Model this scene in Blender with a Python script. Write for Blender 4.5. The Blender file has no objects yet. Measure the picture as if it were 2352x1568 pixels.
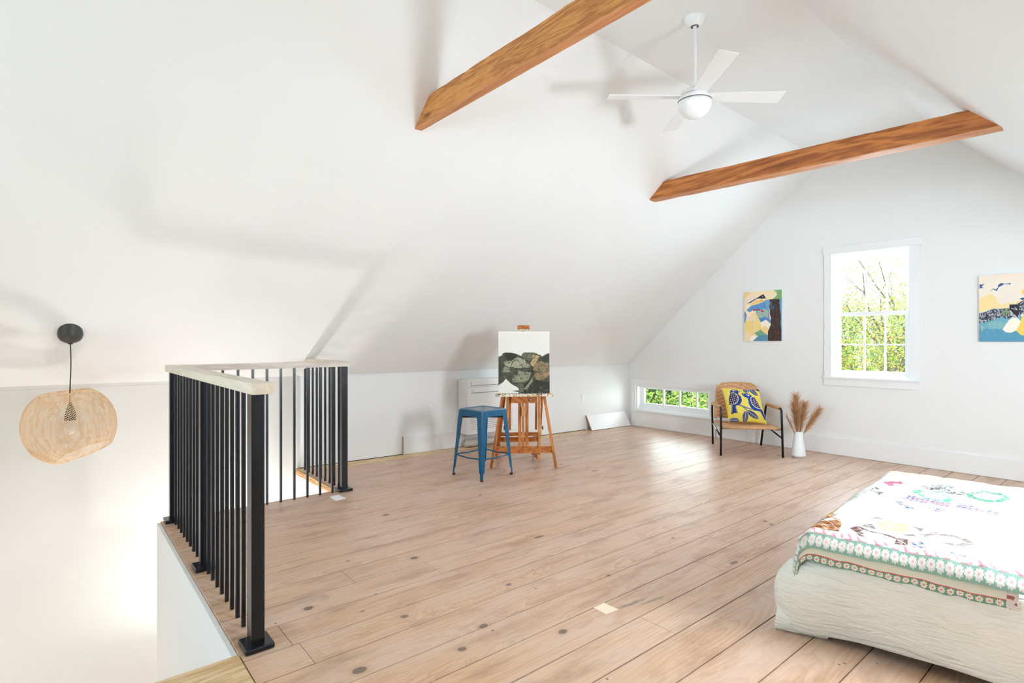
import bpy, bmesh, math, random
import numpy as np
from mathutils import Vector, Matrix
PI = math.pi
SC = bpy.context.scene
COL = SC.collection

# ------------------------------------------------------------ camera
YAW = math.radians(50.32)
H = 1.23
cam_d = bpy.data.cameras.new('camera'); cam = bpy.data.objects.new('camera', cam_d); COL.objects.link(cam)
cam_d.sensor_width = 36.0; cam_d.lens = 36.0 * 1265.0 / 2352.0
cam_d.clip_start = 0.05; cam_d.clip_end = 300
cam.location = (0, 0, H); cam.rotation_euler = (PI / 2, 0, YAW - PI / 2)
SC.camera = cam

# ------------------------------------------------------------ colour management, world, sun, area lights
SC.view_settings.view_transform = 'Standard'; SC.view_settings.look = 'None'
SC.view_settings.gamma = 1.0; SC.view_settings.use_curve_mapping = False
SC.view_settings.exposure = 0.09
SC.cycles.use_denoising = True
SC.cycles.use_adaptive_sampling = True; SC.cycles.adaptive_threshold = 0.1; SC.cycles.adaptive_min_samples = 14
SC.cycles.max_bounces = 10; SC.cycles.diffuse_bounces = 6; SC.cycles.glossy_bounces = 4
SC.cycles.transparent_max_bounces = 24; SC.cycles.transmission_bounces = 6
SC.cycles.sample_clamp_indirect = 6.0
SC.cycles.caustics_reflective = False; SC.cycles.caustics_refractive = False

w = bpy.data.worlds.new('world'); SC.world = w; w.use_nodes = True
bg = w.node_tree.nodes['Background']; bg.inputs['Color'].default_value = (0.86, 0.93, 1.0, 1); bg.inputs['Strength'].default_value = 3.3

def light(name, kind, loc, direction, energy, color=(1, 1, 1), size=1.0, size_y=None, angle=None, spread=None):
    d = bpy.data.lights.new(name, kind); d.energy = energy; d.color = color
    if kind == 'AREA':
        d.shape = 'RECTANGLE' if size_y else 'SQUARE'; d.size = size
        if size_y: d.size_y = size_y
        if spread: d.spread = spread
    if kind == 'SUN' and angle: d.angle = angle
    o = bpy.data.objects.new(name, d); COL.objects.link(o); o.location = loc
    o.rotation_euler = Vector(direction).to_track_quat('-Z', 'Y').to_euler()
    return o
light('sun', 'SUN', (0, 0, 20), (0.62, -0.38, -0.66), 6.0, (1.0, 0.96, 0.88), angle=0.01)
light('dormer_window_light', 'AREA', (2.82, -1.03, 1.40), (0, 1, 0.04), 97, (0.80, 0.885, 0.96), 0.62, 0.72)
light('dormer_fill_light', 'AREA', (4.95, -1.03, 1.40), (0.0, 1, 0.05), 8, (0.7, 0.86, 1.0), 1.3, 0.72)  # added fill from the right, out of view
light('rear_fill_light', 'AREA', (-3.35, 2.0, 1.55), (1, -0.06, 0.16), 52, (0.64, 0.86, 1.0), 2.2, 1.7, spread=1.8)  # added fill behind the camera; the rear wall has no window
light('gable_window_light', 'AREA', (6.86, 2.03, 1.52), (-1, 0, -0.05), 62, (0.62, 0.82, 1.0), 0.70, 1.3)
light('low_window_light', 'AREA', (6.86, 4.42, 0.44), (-1, 0, 0.0), 14, (0.85, 0.97, 1.0), 1.1, 0.26)
light('stair_lamp_light', 'AREA', (1.15, 4.95, -1.35), (0.05, -0.12, 1), 20, (0.98, 0.95, 0.92), 0.25)
light('lower_hall_light', 'AREA', (-1.4, 3.7, -1.9), (0.25, 0.85, 0.75), 30, (0.98, 0.96, 0.93), 1.6)

# ------------------------------------------------------------ mesh helpers
def wloc(o):
    v = Vector((0, 0, 0))
    while o is not None:
        v += o.location; o = o.parent
    return v

class MB:
    """collects geometry in world coordinates and links it as one mesh object"""
    def __init__(s): s.v = []; s.f = []; s.mi = []; s.cols = None
    def add(s, vs, fs, m=0):
        b = len(s.v); s.v += [tuple(p) for p in vs]
        for f in fs: s.f.append(tuple(b + i for i in f)); s.mi.append(m)
    def box(s, x0, y0, z0, x1, y1, z1, m=0):
        vs = [(x, y, z) for z in (z0, z1) for y in (y0, y1) for x in (x0, x1)]
        s.add(vs, [(0, 2, 3, 1), (4, 5, 7, 6), (0, 1, 5, 4), (2, 6, 7, 3), (0, 4, 6, 2), (1, 3, 7, 5)], m)
    def obox(s, c, ax, ay, az, m=0):
        """oriented box: centre and three half-extent vectors"""
        c, ax, ay, az = map(Vector, (c, ax, ay, az)); vs = []
        for k in (-1, 1):
            for j in (-1, 1):
                for i in (-1, 1): vs.append(c + ax * i + ay * j + az * k)
        s.add(vs, [(0, 2, 3, 1), (4, 5, 7, 6), (0, 1, 5, 4), (2, 6, 7, 3), (0, 4, 6, 2), (1, 3, 7, 5)], m)
    def bar(s, p0, p1, w, d, side=(1, 0, 0), m=0):
        """rectangular bar from p0 to p1, width w along 'side', depth d across"""
        p0, p1, side = Vector(p0), Vector(p1), Vector(side); a = (p1 - p0); n = a.cross(side).normalized(); sd = n.cross(a).normalized()
        s.obox((p0 + p1) / 2, sd * w / 2, n * d / 2, a / 2, m)
    def loft(s, rings, closed=True, cap=True, m=0):
        n = len(rings[0]); b = len(s.v)
        for r in rings: s.v += [tuple(p) for p in r]
        for i in range(len(rings) - 1):
            for j in range(n if closed else n - 1):
                k = (j + 1) % n
                s.f.append((b + i * n + j, b + i * n + k, b + (i + 1) * n + k, b + (i + 1) * n + j)); s.mi.append(m)
        if cap and closed:
            s.f.append(tuple(b + j for j in reversed(range(n)))); s.mi.append(m)
            s.f.append(tuple(b + (len(rings) - 1) * n + j for j in range(n))); s.mi.append(m)
    def tube(s, path, r, n=10, m=0, cap=True):
        path = [Vector(p) for p in path]; rs = r if isinstance(r, (list, tuple)) else [r] * len(path)
        rings = []; up = None
        for i, p in enumerate(path):
            t = (path[min(i + 1, len(path) - 1)] - path[max(i - 1, 0)]).normalized()
            if up is None: up = t.orthogonal().normalized()
            up = (up - t * up.dot(t)).normalized(); sd = t.cross(up)
            rings.append([p + (up * math.cos(2 * PI * k / n) + sd * math.sin(2 * PI * k / n)) * rs[i] for k in range(n)])
        s.loft(rings, True, cap, m)
    def lathe(s, prof, c=(0, 0, 0), n=32, m=0, cap=False, axis=None):
        """prof: (radius, height) pairs"""
        c = Vector(c)
        if axis is None: ex, ey, ez = Vector((1, 0, 0)), Vector((0, 1, 0)), Vector((0, 0, 1))
        else:
            ez = Vector(axis).normalized(); ex = ez.orthogonal().normalized(); ey = ez.cross(ex)
        rings = [[c + (ex * math.cos(2 * PI * k / n) + ey * math.sin(2 * PI * k / n)) * r + ez * h for k in range(n)] for r, h in prof]
        s.loft(rings, True, cap, m)
    def prism(s, poly, axis, a0, a1, m=0):
        """polygon in the two other axes extruded along axis (0,1,2)"""
        def P(u, v, a):
            return ((a, u, v), (u, a, v), (u, v, a))[axis]
        n = len(poly)
        vs = [P(u, v, a0) for u, v in poly] + [P(u, v, a1) for u, v in poly]
        fs = [tuple(range(n)), tuple(reversed(range(n, 2 * n)))] + [(i, i + n, (i + 1) % n + n, (i + 1) % n) for i in range(n)]
        s.add(vs, fs, m)
    def grid(s, fn, nu, nv, m=0):
        b = len(s.v)
        for j in range(nv + 1):
            for i in range(nu + 1): s.v.append(tuple(fn(i / nu, j / nv)))
        for j in range(nv):
            for i in range(nu):
                a = b + j * (nu + 1) + i
                s.f.append((a, a + 1, a + nu + 2, a + nu + 1)); s.mi.append(m)
    def build(s, name, mats, parent=None, smooth=False, bevel=0, origin=None, bseg=2, fix=True, auto=None):
        if not isinstance(mats, (list, tuple)): mats = [mats]
        if parent is not None: L = wloc(parent)
        elif origin is not None: L = Vector(origin)
        else:
            a = np.array(s.v); L = Vector(((a[:, 0].min() + a[:, 0].max()) / 2, (a[:, 1].min() + a[:, 1].max()) / 2, a[:, 2].min()))
        me = bpy.data.meshes.new(name)
        me.from_pydata([(p[0] - L.x, p[1] - L.y, p[2] - L.z) for p in s.v], [], s.f)
        for m in mats: me.materials.append(m)
        me.polygons.foreach_set('material_index', s.mi)
        if fix:
            bm = bmesh.new(); bm.from_mesh(me); bmesh.ops.recalc_face_normals(bm, faces=bm.faces); bm.to_mesh(me); bm.free()
        if s.cols is not None:
            ca = me.color_attributes.new('Col', 'FLOAT_COLOR', 'CORNER')
            c = np.ones((len(me.loops), 4), dtype=np.float32)
            lt = np.zeros(len(me.polygons), dtype=np.int32); me.polygons.foreach_get('loop_total', lt)
            c[:, :3] = np.repeat(np.array(s.cols, dtype=np.float32), lt, axis=0)
            ca.data.foreach_set('color', c.ravel())
        me.update()
        o = bpy.data.objects.new(name, me); COL.objects.link(o)
        if parent is not None: o.parent = parent
        else: o.location = L
        if smooth: me.polygons.foreach_set('use_smooth', [True] * len(me.polygons))
        if bevel:
            md = o.modifiers.new('bevel', 'BEVEL'); md.width = bevel; md.segments = bseg; md.limit_method = 'ANGLE'; md.angle_limit = 0.6
        if smooth and auto is not None:
            es = me.edges
            bm = bmesh.new(); bm.from_mesh(me)
            for e in bm.edges:
                if len(e.link_faces) == 2 and e.calc_face_angle(0) > auto: e.smooth = False
            bm.to_mesh(me); bm.free()
        return o

def tag(o, label=None, cat=None, group=None, kind=None):
    if label: o['label'] = label
    if cat: o['category'] = cat
    if group: o['group'] = group
    if kind: o['kind'] = kind
    return o
def thing(name, loc, label, cat, group=None, kind=None):
    o = bpy.data.objects.new(name, None); COL.objects.link(o); o.location = loc; o.empty_display_size = 0.1
    return tag(o, label, cat, group, kind)

# ------------------------------------------------------------ noise helper for baked-in fabric and paint patterns
def vnoise(x, y, seed=0):
    x = np.asarray(x, float); y = np.asarray(y, float)
    xi = np.floor(x).astype(np.int64); yi = np.floor(y).astype(np.int64); xf = x - xi; yf = y - yi
    def h(a, b):
        n = (a * 374761393 + b * 668265263 + seed * 974634) & 0xffffffff
        n = ((n ^ (n >> 13)) * 1274126177) & 0xffffffff
        return ((n ^ (n >> 16)) & 0xffff) / 65535.0
    u = xf * xf * (3 - 2 * xf); v = yf * yf * (3 - 2 * yf)
    return (h(xi, yi) * (1 - u) + h(xi + 1, yi) * u) * (1 - v) + (h(xi, yi + 1) * (1 - u) + h(xi + 1, yi + 1) * u) * v
def fbm(x, y, seed=0, o=4):
    r = 0; a = .5; t = 0
    for i in range(o):
        r = r + a * vnoise(x * 2 ** i, y * 2 ** i, seed + i * 17); t += a; a *= .55
    return r / t
def inpoly(X, Y, poly):
    r = np.zeros(X.shape, bool); n = len(poly); j = n - 1
    for i in range(n):
        xi, yi = poly[i]; xj, yj = poly[j]
        if yi != yj:
            c = ((yi > Y) != (yj > Y)) & (X < (xj - xi) * (Y - yi) / (yj - yi) + xi); r ^= c
        j = i
    return r
def inell(X, Y, cx, cy, rx, ry, ang=0):
    c, s = math.cos(math.radians(ang)), math.sin(math.radians(ang)); dx, dy = X - cx, Y - cy
    return ((dx * c + dy * s) / rx) ** 2 + ((-dx * s + dy * c) / ry) ** 2
def nearline(X, Y, pts, wd):
    r = np.zeros(X.shape, bool)
    for (x0, y0), (x1, y1) in zip(pts[:-1], pts[1:]):
        L = (x1 - x0) ** 2 + (y1 - y0) ** 2 + 1e-9; t = np.clip(((X - x0) * (x1 - x0) + (Y - y0) * (y1 - y0)) / L, 0, 1)
        r |= (X - x0 - t * (x1 - x0)) ** 2 + (Y - y0 - t * (y1 - y0)) ** 2 < wd * wd
    return r
def lin(r, g, b):
    f = lambda c: (c / 255.0 / 12.92) if c <= 10 else ((c / 255.0 + .055) / 1.055) ** 2.4
    return (f(r), f(g), f(b))

# ------------------------------------------------------------ materials
def mat(name, color=(0.8, 0.8, 0.8), rough=0.5, metal=0.0, spec=0.5, coat=0.0):
    m = bpy.data.materials.new(name); m.use_nodes = True
    b = m.node_tree.nodes['Principled BSDF']
    b.inputs['Base Color'].default_value = (*color, 1); b.inputs['Roughness'].default_value = rough
    b.inputs['Metallic'].default_value = metal; b.inputs['Specular IOR Level'].default_value = spec
    b.inputs['Coat Weight'].default_value = coat
    return m
class NT:
    def __init__(s, m): s.t = m.node_tree; s.b = s.t.nodes.get('Principled BSDF')
    def n(s, kind, **kw):
        x = s.t.nodes.new(kind)
        for k, v in kw.items(): setattr(x, k, v)
        return x
    def l(s, a, b): s.t.links.new(a, b)
    def val(s, x, sock):
        if hasattr(x, 'is_output') or hasattr(x, 'links'): s.l(x, sock)
        else: sock.default_value = x
    def math(s, op, a, b=None, c=None, clamp=False):
        x = s.n('ShaderNodeMath', operation=op); x.use_clamp = clamp
        s.val(a, x.inputs[0])
        if b is not None: s.val(b, x.inputs[1])
        if c is not None: s.val(c, x.inputs[2])
        return x.outputs[0]
    def noise(s, vec, scale=5, detail=3, rough=.5, dist=0):
        x = s.n('ShaderNodeTexNoise'); x.inputs['Scale'].default_value = scale; x.inputs['Detail'].default_value = detail
        x.inputs['Roughness'].default_value = rough; x.inputs['Distortion'].default_value = dist
        if vec is not None: s.l(vec, x.inputs['Vector'])
        return x.outputs['Fac']
    def mapping(s, vec, scale=(1, 1, 1), loc=(0, 0, 0), rot=(0, 0, 0)):
        x = s.n('ShaderNodeMapping'); x.inputs['Scale'].default_value = scale; x.inputs['Location'].default_value = loc; x.inputs['Rotation'].default_value = rot
        s.l(vec, x.inputs['Vector']); return x.outputs[0]
    def ramp(s, fac, stops, interp='LINEAR'):
        x = s.n('ShaderNodeValToRGB'); x.color_ramp.interpolation = interp; e = x.color_ramp.elements
        while len(e) < len(stops): e.new(0.5)
        for el, (p, c) in zip(e, stops): el.position = p; el.color = (*c, 1) if len(c) == 3 else c
        s.l(fac, x.inputs['Fac']); return x.outputs['Color']
    def mix(s, fac, a, b, blend='MIX'):
        x = s.n('ShaderNodeMix', data_type='RGBA', blend_type=blend)
        s.val(fac, x.inputs[0])
        for v, k in ((a, 6), (b, 7)):
            if isinstance(v, tuple): x.inputs[k].default_value = (*v, 1) if len(v) == 3 else v
            else: s.l(v, x.inputs[k])
        return x.outputs[2]
    def bump(s, h, strength=.3, dist=.002):
        x = s.n('ShaderNodeBump'); x.inputs['Strength'].default_value = strength; x.inputs['Distance'].default_value = dist
        s.l(h, x.inputs['Height']); s.l(x.outputs[0], s.b.inputs['Normal'])
    def obj(s): return s.n('ShaderNodeTexCoord').outputs['Object']
    def pos(s): return s.n('ShaderNodeNewGeometry').outputs['Position']

def wall_mat(name, c):
    m = mat(name, c, 0.75, spec=0.25); t = NT(m); p = t.pos()
    f = t.noise(p, 0.9, 3); t.l(t.mix(f, tuple(x * 0.985 for x in c), tuple(min(1, x * 1.01) for x in c)), t.b.inputs['Base Color'])
    t.bump(t.noise(p, 60, 3), 0.08, 0.001); return m
M = {}
M['wall'] = wall_mat('white_paint', (0.83, 0.83, 0.82))
M['ceil'] = wall_mat('ceiling_paint', (0.85, 0.85, 0.845))
M['stairwall'] = wall_mat('stair_wall_paint', (0.83, 0.82, 0.80))
M['trim'] = mat('white_trim_paint', (0.84, 0.84, 0.84), 0.35)
M['vinyl'] = mat('window_vinyl', (0.88, 0.89, 0.9), 0.3)
M['plaster_edge'] = mat('raw_plaster', (0.62, 0.6, 0.55), 0.9)
M['dark'] = mat('dark_gap', (0.03, 0.025, 0.02), 0.9)

def wood(name, light_c, dark_c, axis=0, freq=60, scale=1.0, rough=0.45, wash=None, bump=.15, knots=0.0, contrast=(.35, .7)):
    """procedural timber: wavy growth lines along 'axis'"""
    m = mat(name, light_c, rough); t = NT(m); o = t.pos()
    st = [9.0, 9.0, 9.0]; st[axis] = 0.9
    p = t.mapping(o, tuple(x * scale for x in st))
    n1 = t.noise(p, 1.0, 4, .55, .6)
    st2 = [1.0, 1.0, 1.0]; st2[axis] = 0.12
    q = t.mapping(o, tuple(x * freq for x in st2))
    n2 = t.noise(q, 1.0, 3, .5, 1.2)
    s_ = t.math('SINE', t.math('MULTIPLY', n1, 42.0))
    g = t.math('ADD', t.math('MULTIPLY', s_, .22), t.math('MULTIPLY', n2, .9))
    c = t.ramp(g, [(contrast[0] - .1, light_c), (contrast[1], dark_c)])
    if wash: c = t.mix(t.math('MULTIPLY', t.noise(o, 2.3 * scale, 3), .9, clamp=True), c, wash)
    if knots:
        v = t.n('ShaderNodeTexVoronoi'); v.inputs['Scale'].default_value = 1.0
        ks = [7.0, 7.0, 7.0]; ks[axis] = 2.4
        t.l(t.mapping(o, tuple(ks)), v.inputs['Vector'])
        k = t.ramp(v.outputs['Distance'], [(0.0, (1, 1, 1)), (knots, (0, 0, 0))])
        c = t.mix(k, c, tuple(x * .35 for x in dark_c))
    t.l(c, t.b.inputs['Base Color']); t.bump(g, bump, .002)
    return m
M['beam'] = wood('reclaimed_beam_wood', lin(212, 146, 78), lin(138, 74, 26), axis=1, freq=85, scale=1.5, rough=.6, bump=.7, knots=.15, contrast=(.2, 1.0))
M['beam_under'] = wood('pinker_beam_underside', lin(214, 150, 100), lin(176, 108, 62), axis=1, freq=30, scale=.8, rough=.6, bump=.2, contrast=(.2, 1.0))  # paler and pinker than the beam sides
M['beam_dark'] = wood('reclaimed_fir_beam_wood', lin(206, 128, 62), lin(112, 52, 18), axis=1, freq=26, scale=.8, rough=.6, bump=.3, knots=.10, contrast=(.2, 1.0))
M['pine'] = wood('new_pine', lin(228, 200, 158), lin(206, 168, 118), axis=0, freq=45, rough=.5, knots=.05)
M['pine_y'] = wood('new_pine_edge', lin(226, 184, 124), lin(182, 130, 72), axis=1, freq=45, rough=.5)
M['rail'] = wood('pale_oak_handrail', lin(214, 204, 194), lin(196, 182, 170), axis=0, freq=70, rough=.5, bump=.05)
M['rail_y'] = wood('pale_oak_handrail_long', lin(220, 210, 192), lin(212, 199, 178), axis=1, freq=70, rough=.5, bump=.05)
M['easel'] = wood('oiled_oak', lin(208, 130, 58), lin(158, 88, 34), axis=2, freq=90, scale=1.4, rough=.4)
M['easel_h'] = wood('oiled_oak_crosswise', lin(202, 122, 52), lin(160, 86, 32), axis=0, freq=60, scale=1.0, rough=.4)
M['easel_l'] = wood('worn_oak', lin(214, 158, 92), lin(176, 112, 52), axis=2, freq=90, scale=2.0, rough=.5)
def black_metal():
    m = mat('black_steel', (0.008, 0.009, 0.012), 0.24, spec=.42); t = NT(m); p = t.pos()
    f = t.noise(t.mapping(p, (30, 30, 2)), 1, 3); t.l(t.ramp(f, [(.3, (.005, .006, .008)), (.8, (.010, .013, .020))]), t.b.inputs['Base Color'])
    return m
M['black'] = black_metal()
M['white_gloss'] = mat('white_enamel', (0.86, 0.86, 0.86), 0.22)
M['blue'] = mat('blue_lacquered_steel', lin(0, 84, 122), 0.25, spec=.4, coat=.15)
M['blue_seat'] = mat('grey_blue_lacquer_seat', lin(84, 112, 130), 0.25, coat=.3)
M['blackpl'] = mat('black_plastic', (0.02, 0.018, 0.016), 0.4)
M['canopy'] = mat('dark_grey_plastic', lin(66, 62, 56), 0.45)
M['paper'] = mat('white_paper', (0.9, 0.9, 0.92), 0.7)
M['plastic'] = mat('white_plastic', (0.84, 0.84, 0.83), 0.4)
M['slot'] = mat('outlet_slot', (0.1, 0.1, 0.1), 0.6)
M['acseam'] = mat('grey_seam', (0.30, 0.30, 0.30), 0.6)
M['chrome'] = mat('steel_knob', (0.35, 0.35, 0.34), 0.25, metal=1)

def attr_mat(name, rough=0.6, bump=0, bscale=300, var=.06, spec=.3, sub=0):
    m = mat(name, (1, 1, 1), rough, spec=spec); t = NT(m)
    a = t.n('ShaderNodeAttribute', attribute_name='Col').outputs['Color']
    f = t.noise(t.obj(), bscale * .3, 3)
    t.l(t.mix(var, a, t.mix(f, (0.0, 0.0, 0.0), (1, 1, 1)), 'OVERLAY'), t.b.inputs['Base Color'])
    if bump: t.bump(t.noise(t.obj(), bscale, 2), bump, .001)
    return m
M['paint'] = attr_mat('acrylic_on_canvas', .55, .3, 900)
M['cushion'] = attr_mat('printed_cotton', .85, .3, 1500)
M['quilt'] = attr_mat('patchwork_cotton', .9, .35, 700, var=.05)
def leaf_mat():
    m = bpy.data.materials.new('leaves'); m.use_nodes = True; t = NT(m); nt = m.node_tree
    out = nt.nodes['Material Output']; nt.nodes.remove(t.b)
    a = t.n('ShaderNodeAttribute', attribute_name='Col').outputs['Color']
    d = t.n('ShaderNodeBsdfDiffuse'); tr = t.n('ShaderNodeBsdfTranslucent'); mx = t.n('ShaderNodeMixShader'); mx.inputs[0].default_value = .4
    t.l(a, d.inputs[0]); t.l(a, tr.inputs[0]); t.l(d.outputs[0], mx.inputs[1]); t.l(tr.outputs[0], mx.inputs[2]); t.l(mx.outputs[0], out.inputs[0])
    return m
M['leaf'] = leaf_mat()
M['bark'] = wood('bark', (0.26, 0.22, 0.18), (0.12, 0.10, 0.08), axis=2, freq=20, rough=.9)
def glass_mat():
    m = bpy.data.materials.new('window_glass'); m.use_nodes = True; t = NT(m); nt = m.node_tree; out = nt.nodes['Material Output']; nt.nodes.remove(t.b)
    tr = t.n('ShaderNodeBsdfTransparent'); tr.inputs[0].default_value = (.96, .98, .97, 1); g = t.n('ShaderNodeBsdfGlossy'); g.inputs['Roughness'].default_value = .02
    mx = t.n('ShaderNodeMixShader'); mx.inputs[0].default_value = .04
    t.l(tr.outputs[0], mx.inputs[1]); t.l(g.outputs[0], mx.inputs[2]); t.l(mx.outputs[0], out.inputs[0]); return m
M['glass'] = glass_mat()
def woven(name, c1, c2, sc=160):
    m = mat(name, c1, .7); t = NT(m); o = t.obj()
    wv = t.n('ShaderNodeTexWave', wave_type='BANDS', bands_direction='DIAGONAL'); wv.inputs['Scale'].default_value = sc; wv.inputs['Distortion'].default_value = 1.5; t.l(o, wv.inputs['Vector'])
    ck = t.n('ShaderNodeTexChecker'); ck.inputs['Scale'].default_value = sc; t.l(o, ck.inputs['Vector'])
    g = t.math('ADD', t.math('MULTIPLY', ck.outputs['Fac'], .5), t.math('MULTIPLY', t.noise(o, sc * .5, 3), .5))
    t.l(t.ramp(g, [(.2, c2), (.8, c1)]), t.b.inputs['Base Color']); t.bump(g, .6, .003); return m
M['wicker'] = woven('woven_rattan', lin(232, 184, 140), lin(168, 108, 66), 95)
M['wrap'] = woven('rattan_wrap', lin(224, 182, 130), lin(184, 132, 78), 160)
M['bamboo'] = wood('bamboo_strip', lin(252, 226, 190), lin(236, 196, 148), axis=2, freq=60, rough=.6, bump=0)
M['pampas'] = attr_mat('dried_grass', .8, 0)
M['ceramic'] = mat('white_ceramic', (0.80, 0.83, 0.85), 0.35)
def spread_mat():
    m = mat('cream_matelasse_cotton', lin(238, 240, 232), .9, spec=.2); t = NT(m); o = t.obj()
    n = t.noise(t.mapping(o, (8, 8, 40), rot=(.12, 0, .2)), 1.0, 3, .55, 1.4); n2 = t.noise(o, 420, 2)
    h = t.math('ADD', t.math('MULTIPLY', n, 1.0), t.math('MULTIPLY', n2, .12)); t.bump(h, .85, .016); return m
M['spread'] = spread_mat()
def mattress_m(): return mat('mattress_ticking', (0.7, 0.69, 0.66), .9)
M['mattress'] = mattress_m()
M['grass'] = mat('lawn_grass', (0.16, 0.24, 0.05), .9)
# ================================================================= THE ROOM
XG = 6.54          # inner face of the gable wall
XR = -3.5          # rear wall behind the camera
def yk(x): return 5.19 + (XG - x) * 0.0463       # knee wall (it runs slightly out of square)
def zc(x): return 3.265 + 0.0176 * (XG - x)      # flat ceiling height
ZE = 0.92; YC1, YC2 = 2.51, 1.44; YR = -1.08
HX0, HY0 = 1.79, 4.415                           # stair opening beyond the railing
EX = 0.557                                       # floor edge under the near railing run
EY = 2.355                                       # floor edge at lower left

# ---- floor boards
SEAM = [5.205, 5.005, 4.81, 4.62, 4.415, 4.235, 4.04, 3.837, 3.636, 3.442, 3.25, 3.06, 2.86, 2.672, 2.482, 2.285, 2.10, 1.903, 1.718, 1.53, 1.343,
        1.15, .961, .776, .59, .4, .21, .02, -.17, -.36, -.55, -.74, -.93, -1.08]
JOINT = {(2.86, 2.672): [1.18], (2.672, 2.482): [1.58, 5.0], (2.482, 2.285): [.742, 4.3], (2.285, 2.10): [.766, 3.6], (1.53, 1.343): [2.01, 5.2], (1.718, 1.53): [2.765],
         (1.903, 1.718): [3.175, 5.9], (2.10, 1.903): [4.4], (3.25, 3.06): [3.0], (3.636, 3.442): [2.45, 4.9], (3.06, 2.86): [4.35], (4.04, 3.837): [3.3], (3.442, 3.25): [5.3],
         (4.235, 4.04): [5.1], (4.62, 4.415): [4.2], (2.285, 2.285): [], (1.343, 1.15): [3.9], (1.15, .961): [5.4]}
rng = random.Random(11)
fb = MB(); uvs = []; uve = []; fcol = []
GAP = .0011
for a, b in zip(SEAM[:-1], SEAM[1:]):
    x0 = HX0 if a > 4.5 else EX
    xs = [x0] + JOINT.get((a, b), []) + [XG + .0]
    for p, q in zip(xs[:-1], xs[1:]):
        r1, r2, r3 = rng.random(), rng.random(), rng.random()
        g = GAP if rng.random() < .7 else GAP * 1.8
        if b < 2.0: g *= 1.3
        n0 = len(fb.f)
        fb.box(p + GAP, b + g, -.024, q - GAP, a - g, 0.0)
        yc = (a + b) / 2
        for k in range(6):
            fcol.append((r1, r2, r3))
            for vi in fb.f[n0 + k]:
                v = fb.v[vi]; uvs.append((v[0] + r1 * 37.0, v[1] - yc)); uve.append((1.0 if v[1] > yc else -1.0, 0))
fb.box(EX + .02, YR, -.26, XG, 4.40, -.028, 1); fb.box(HX0 + .04, 4.40, -.26, XG, yk(HX0) + .05, -.028, 1)
for k in range(12):
    fcol.append((0, 0, 0)); uvs += [(0, 0)] * 4; uve += [(0, 0)] * 4
fb.cols = fcol
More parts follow.
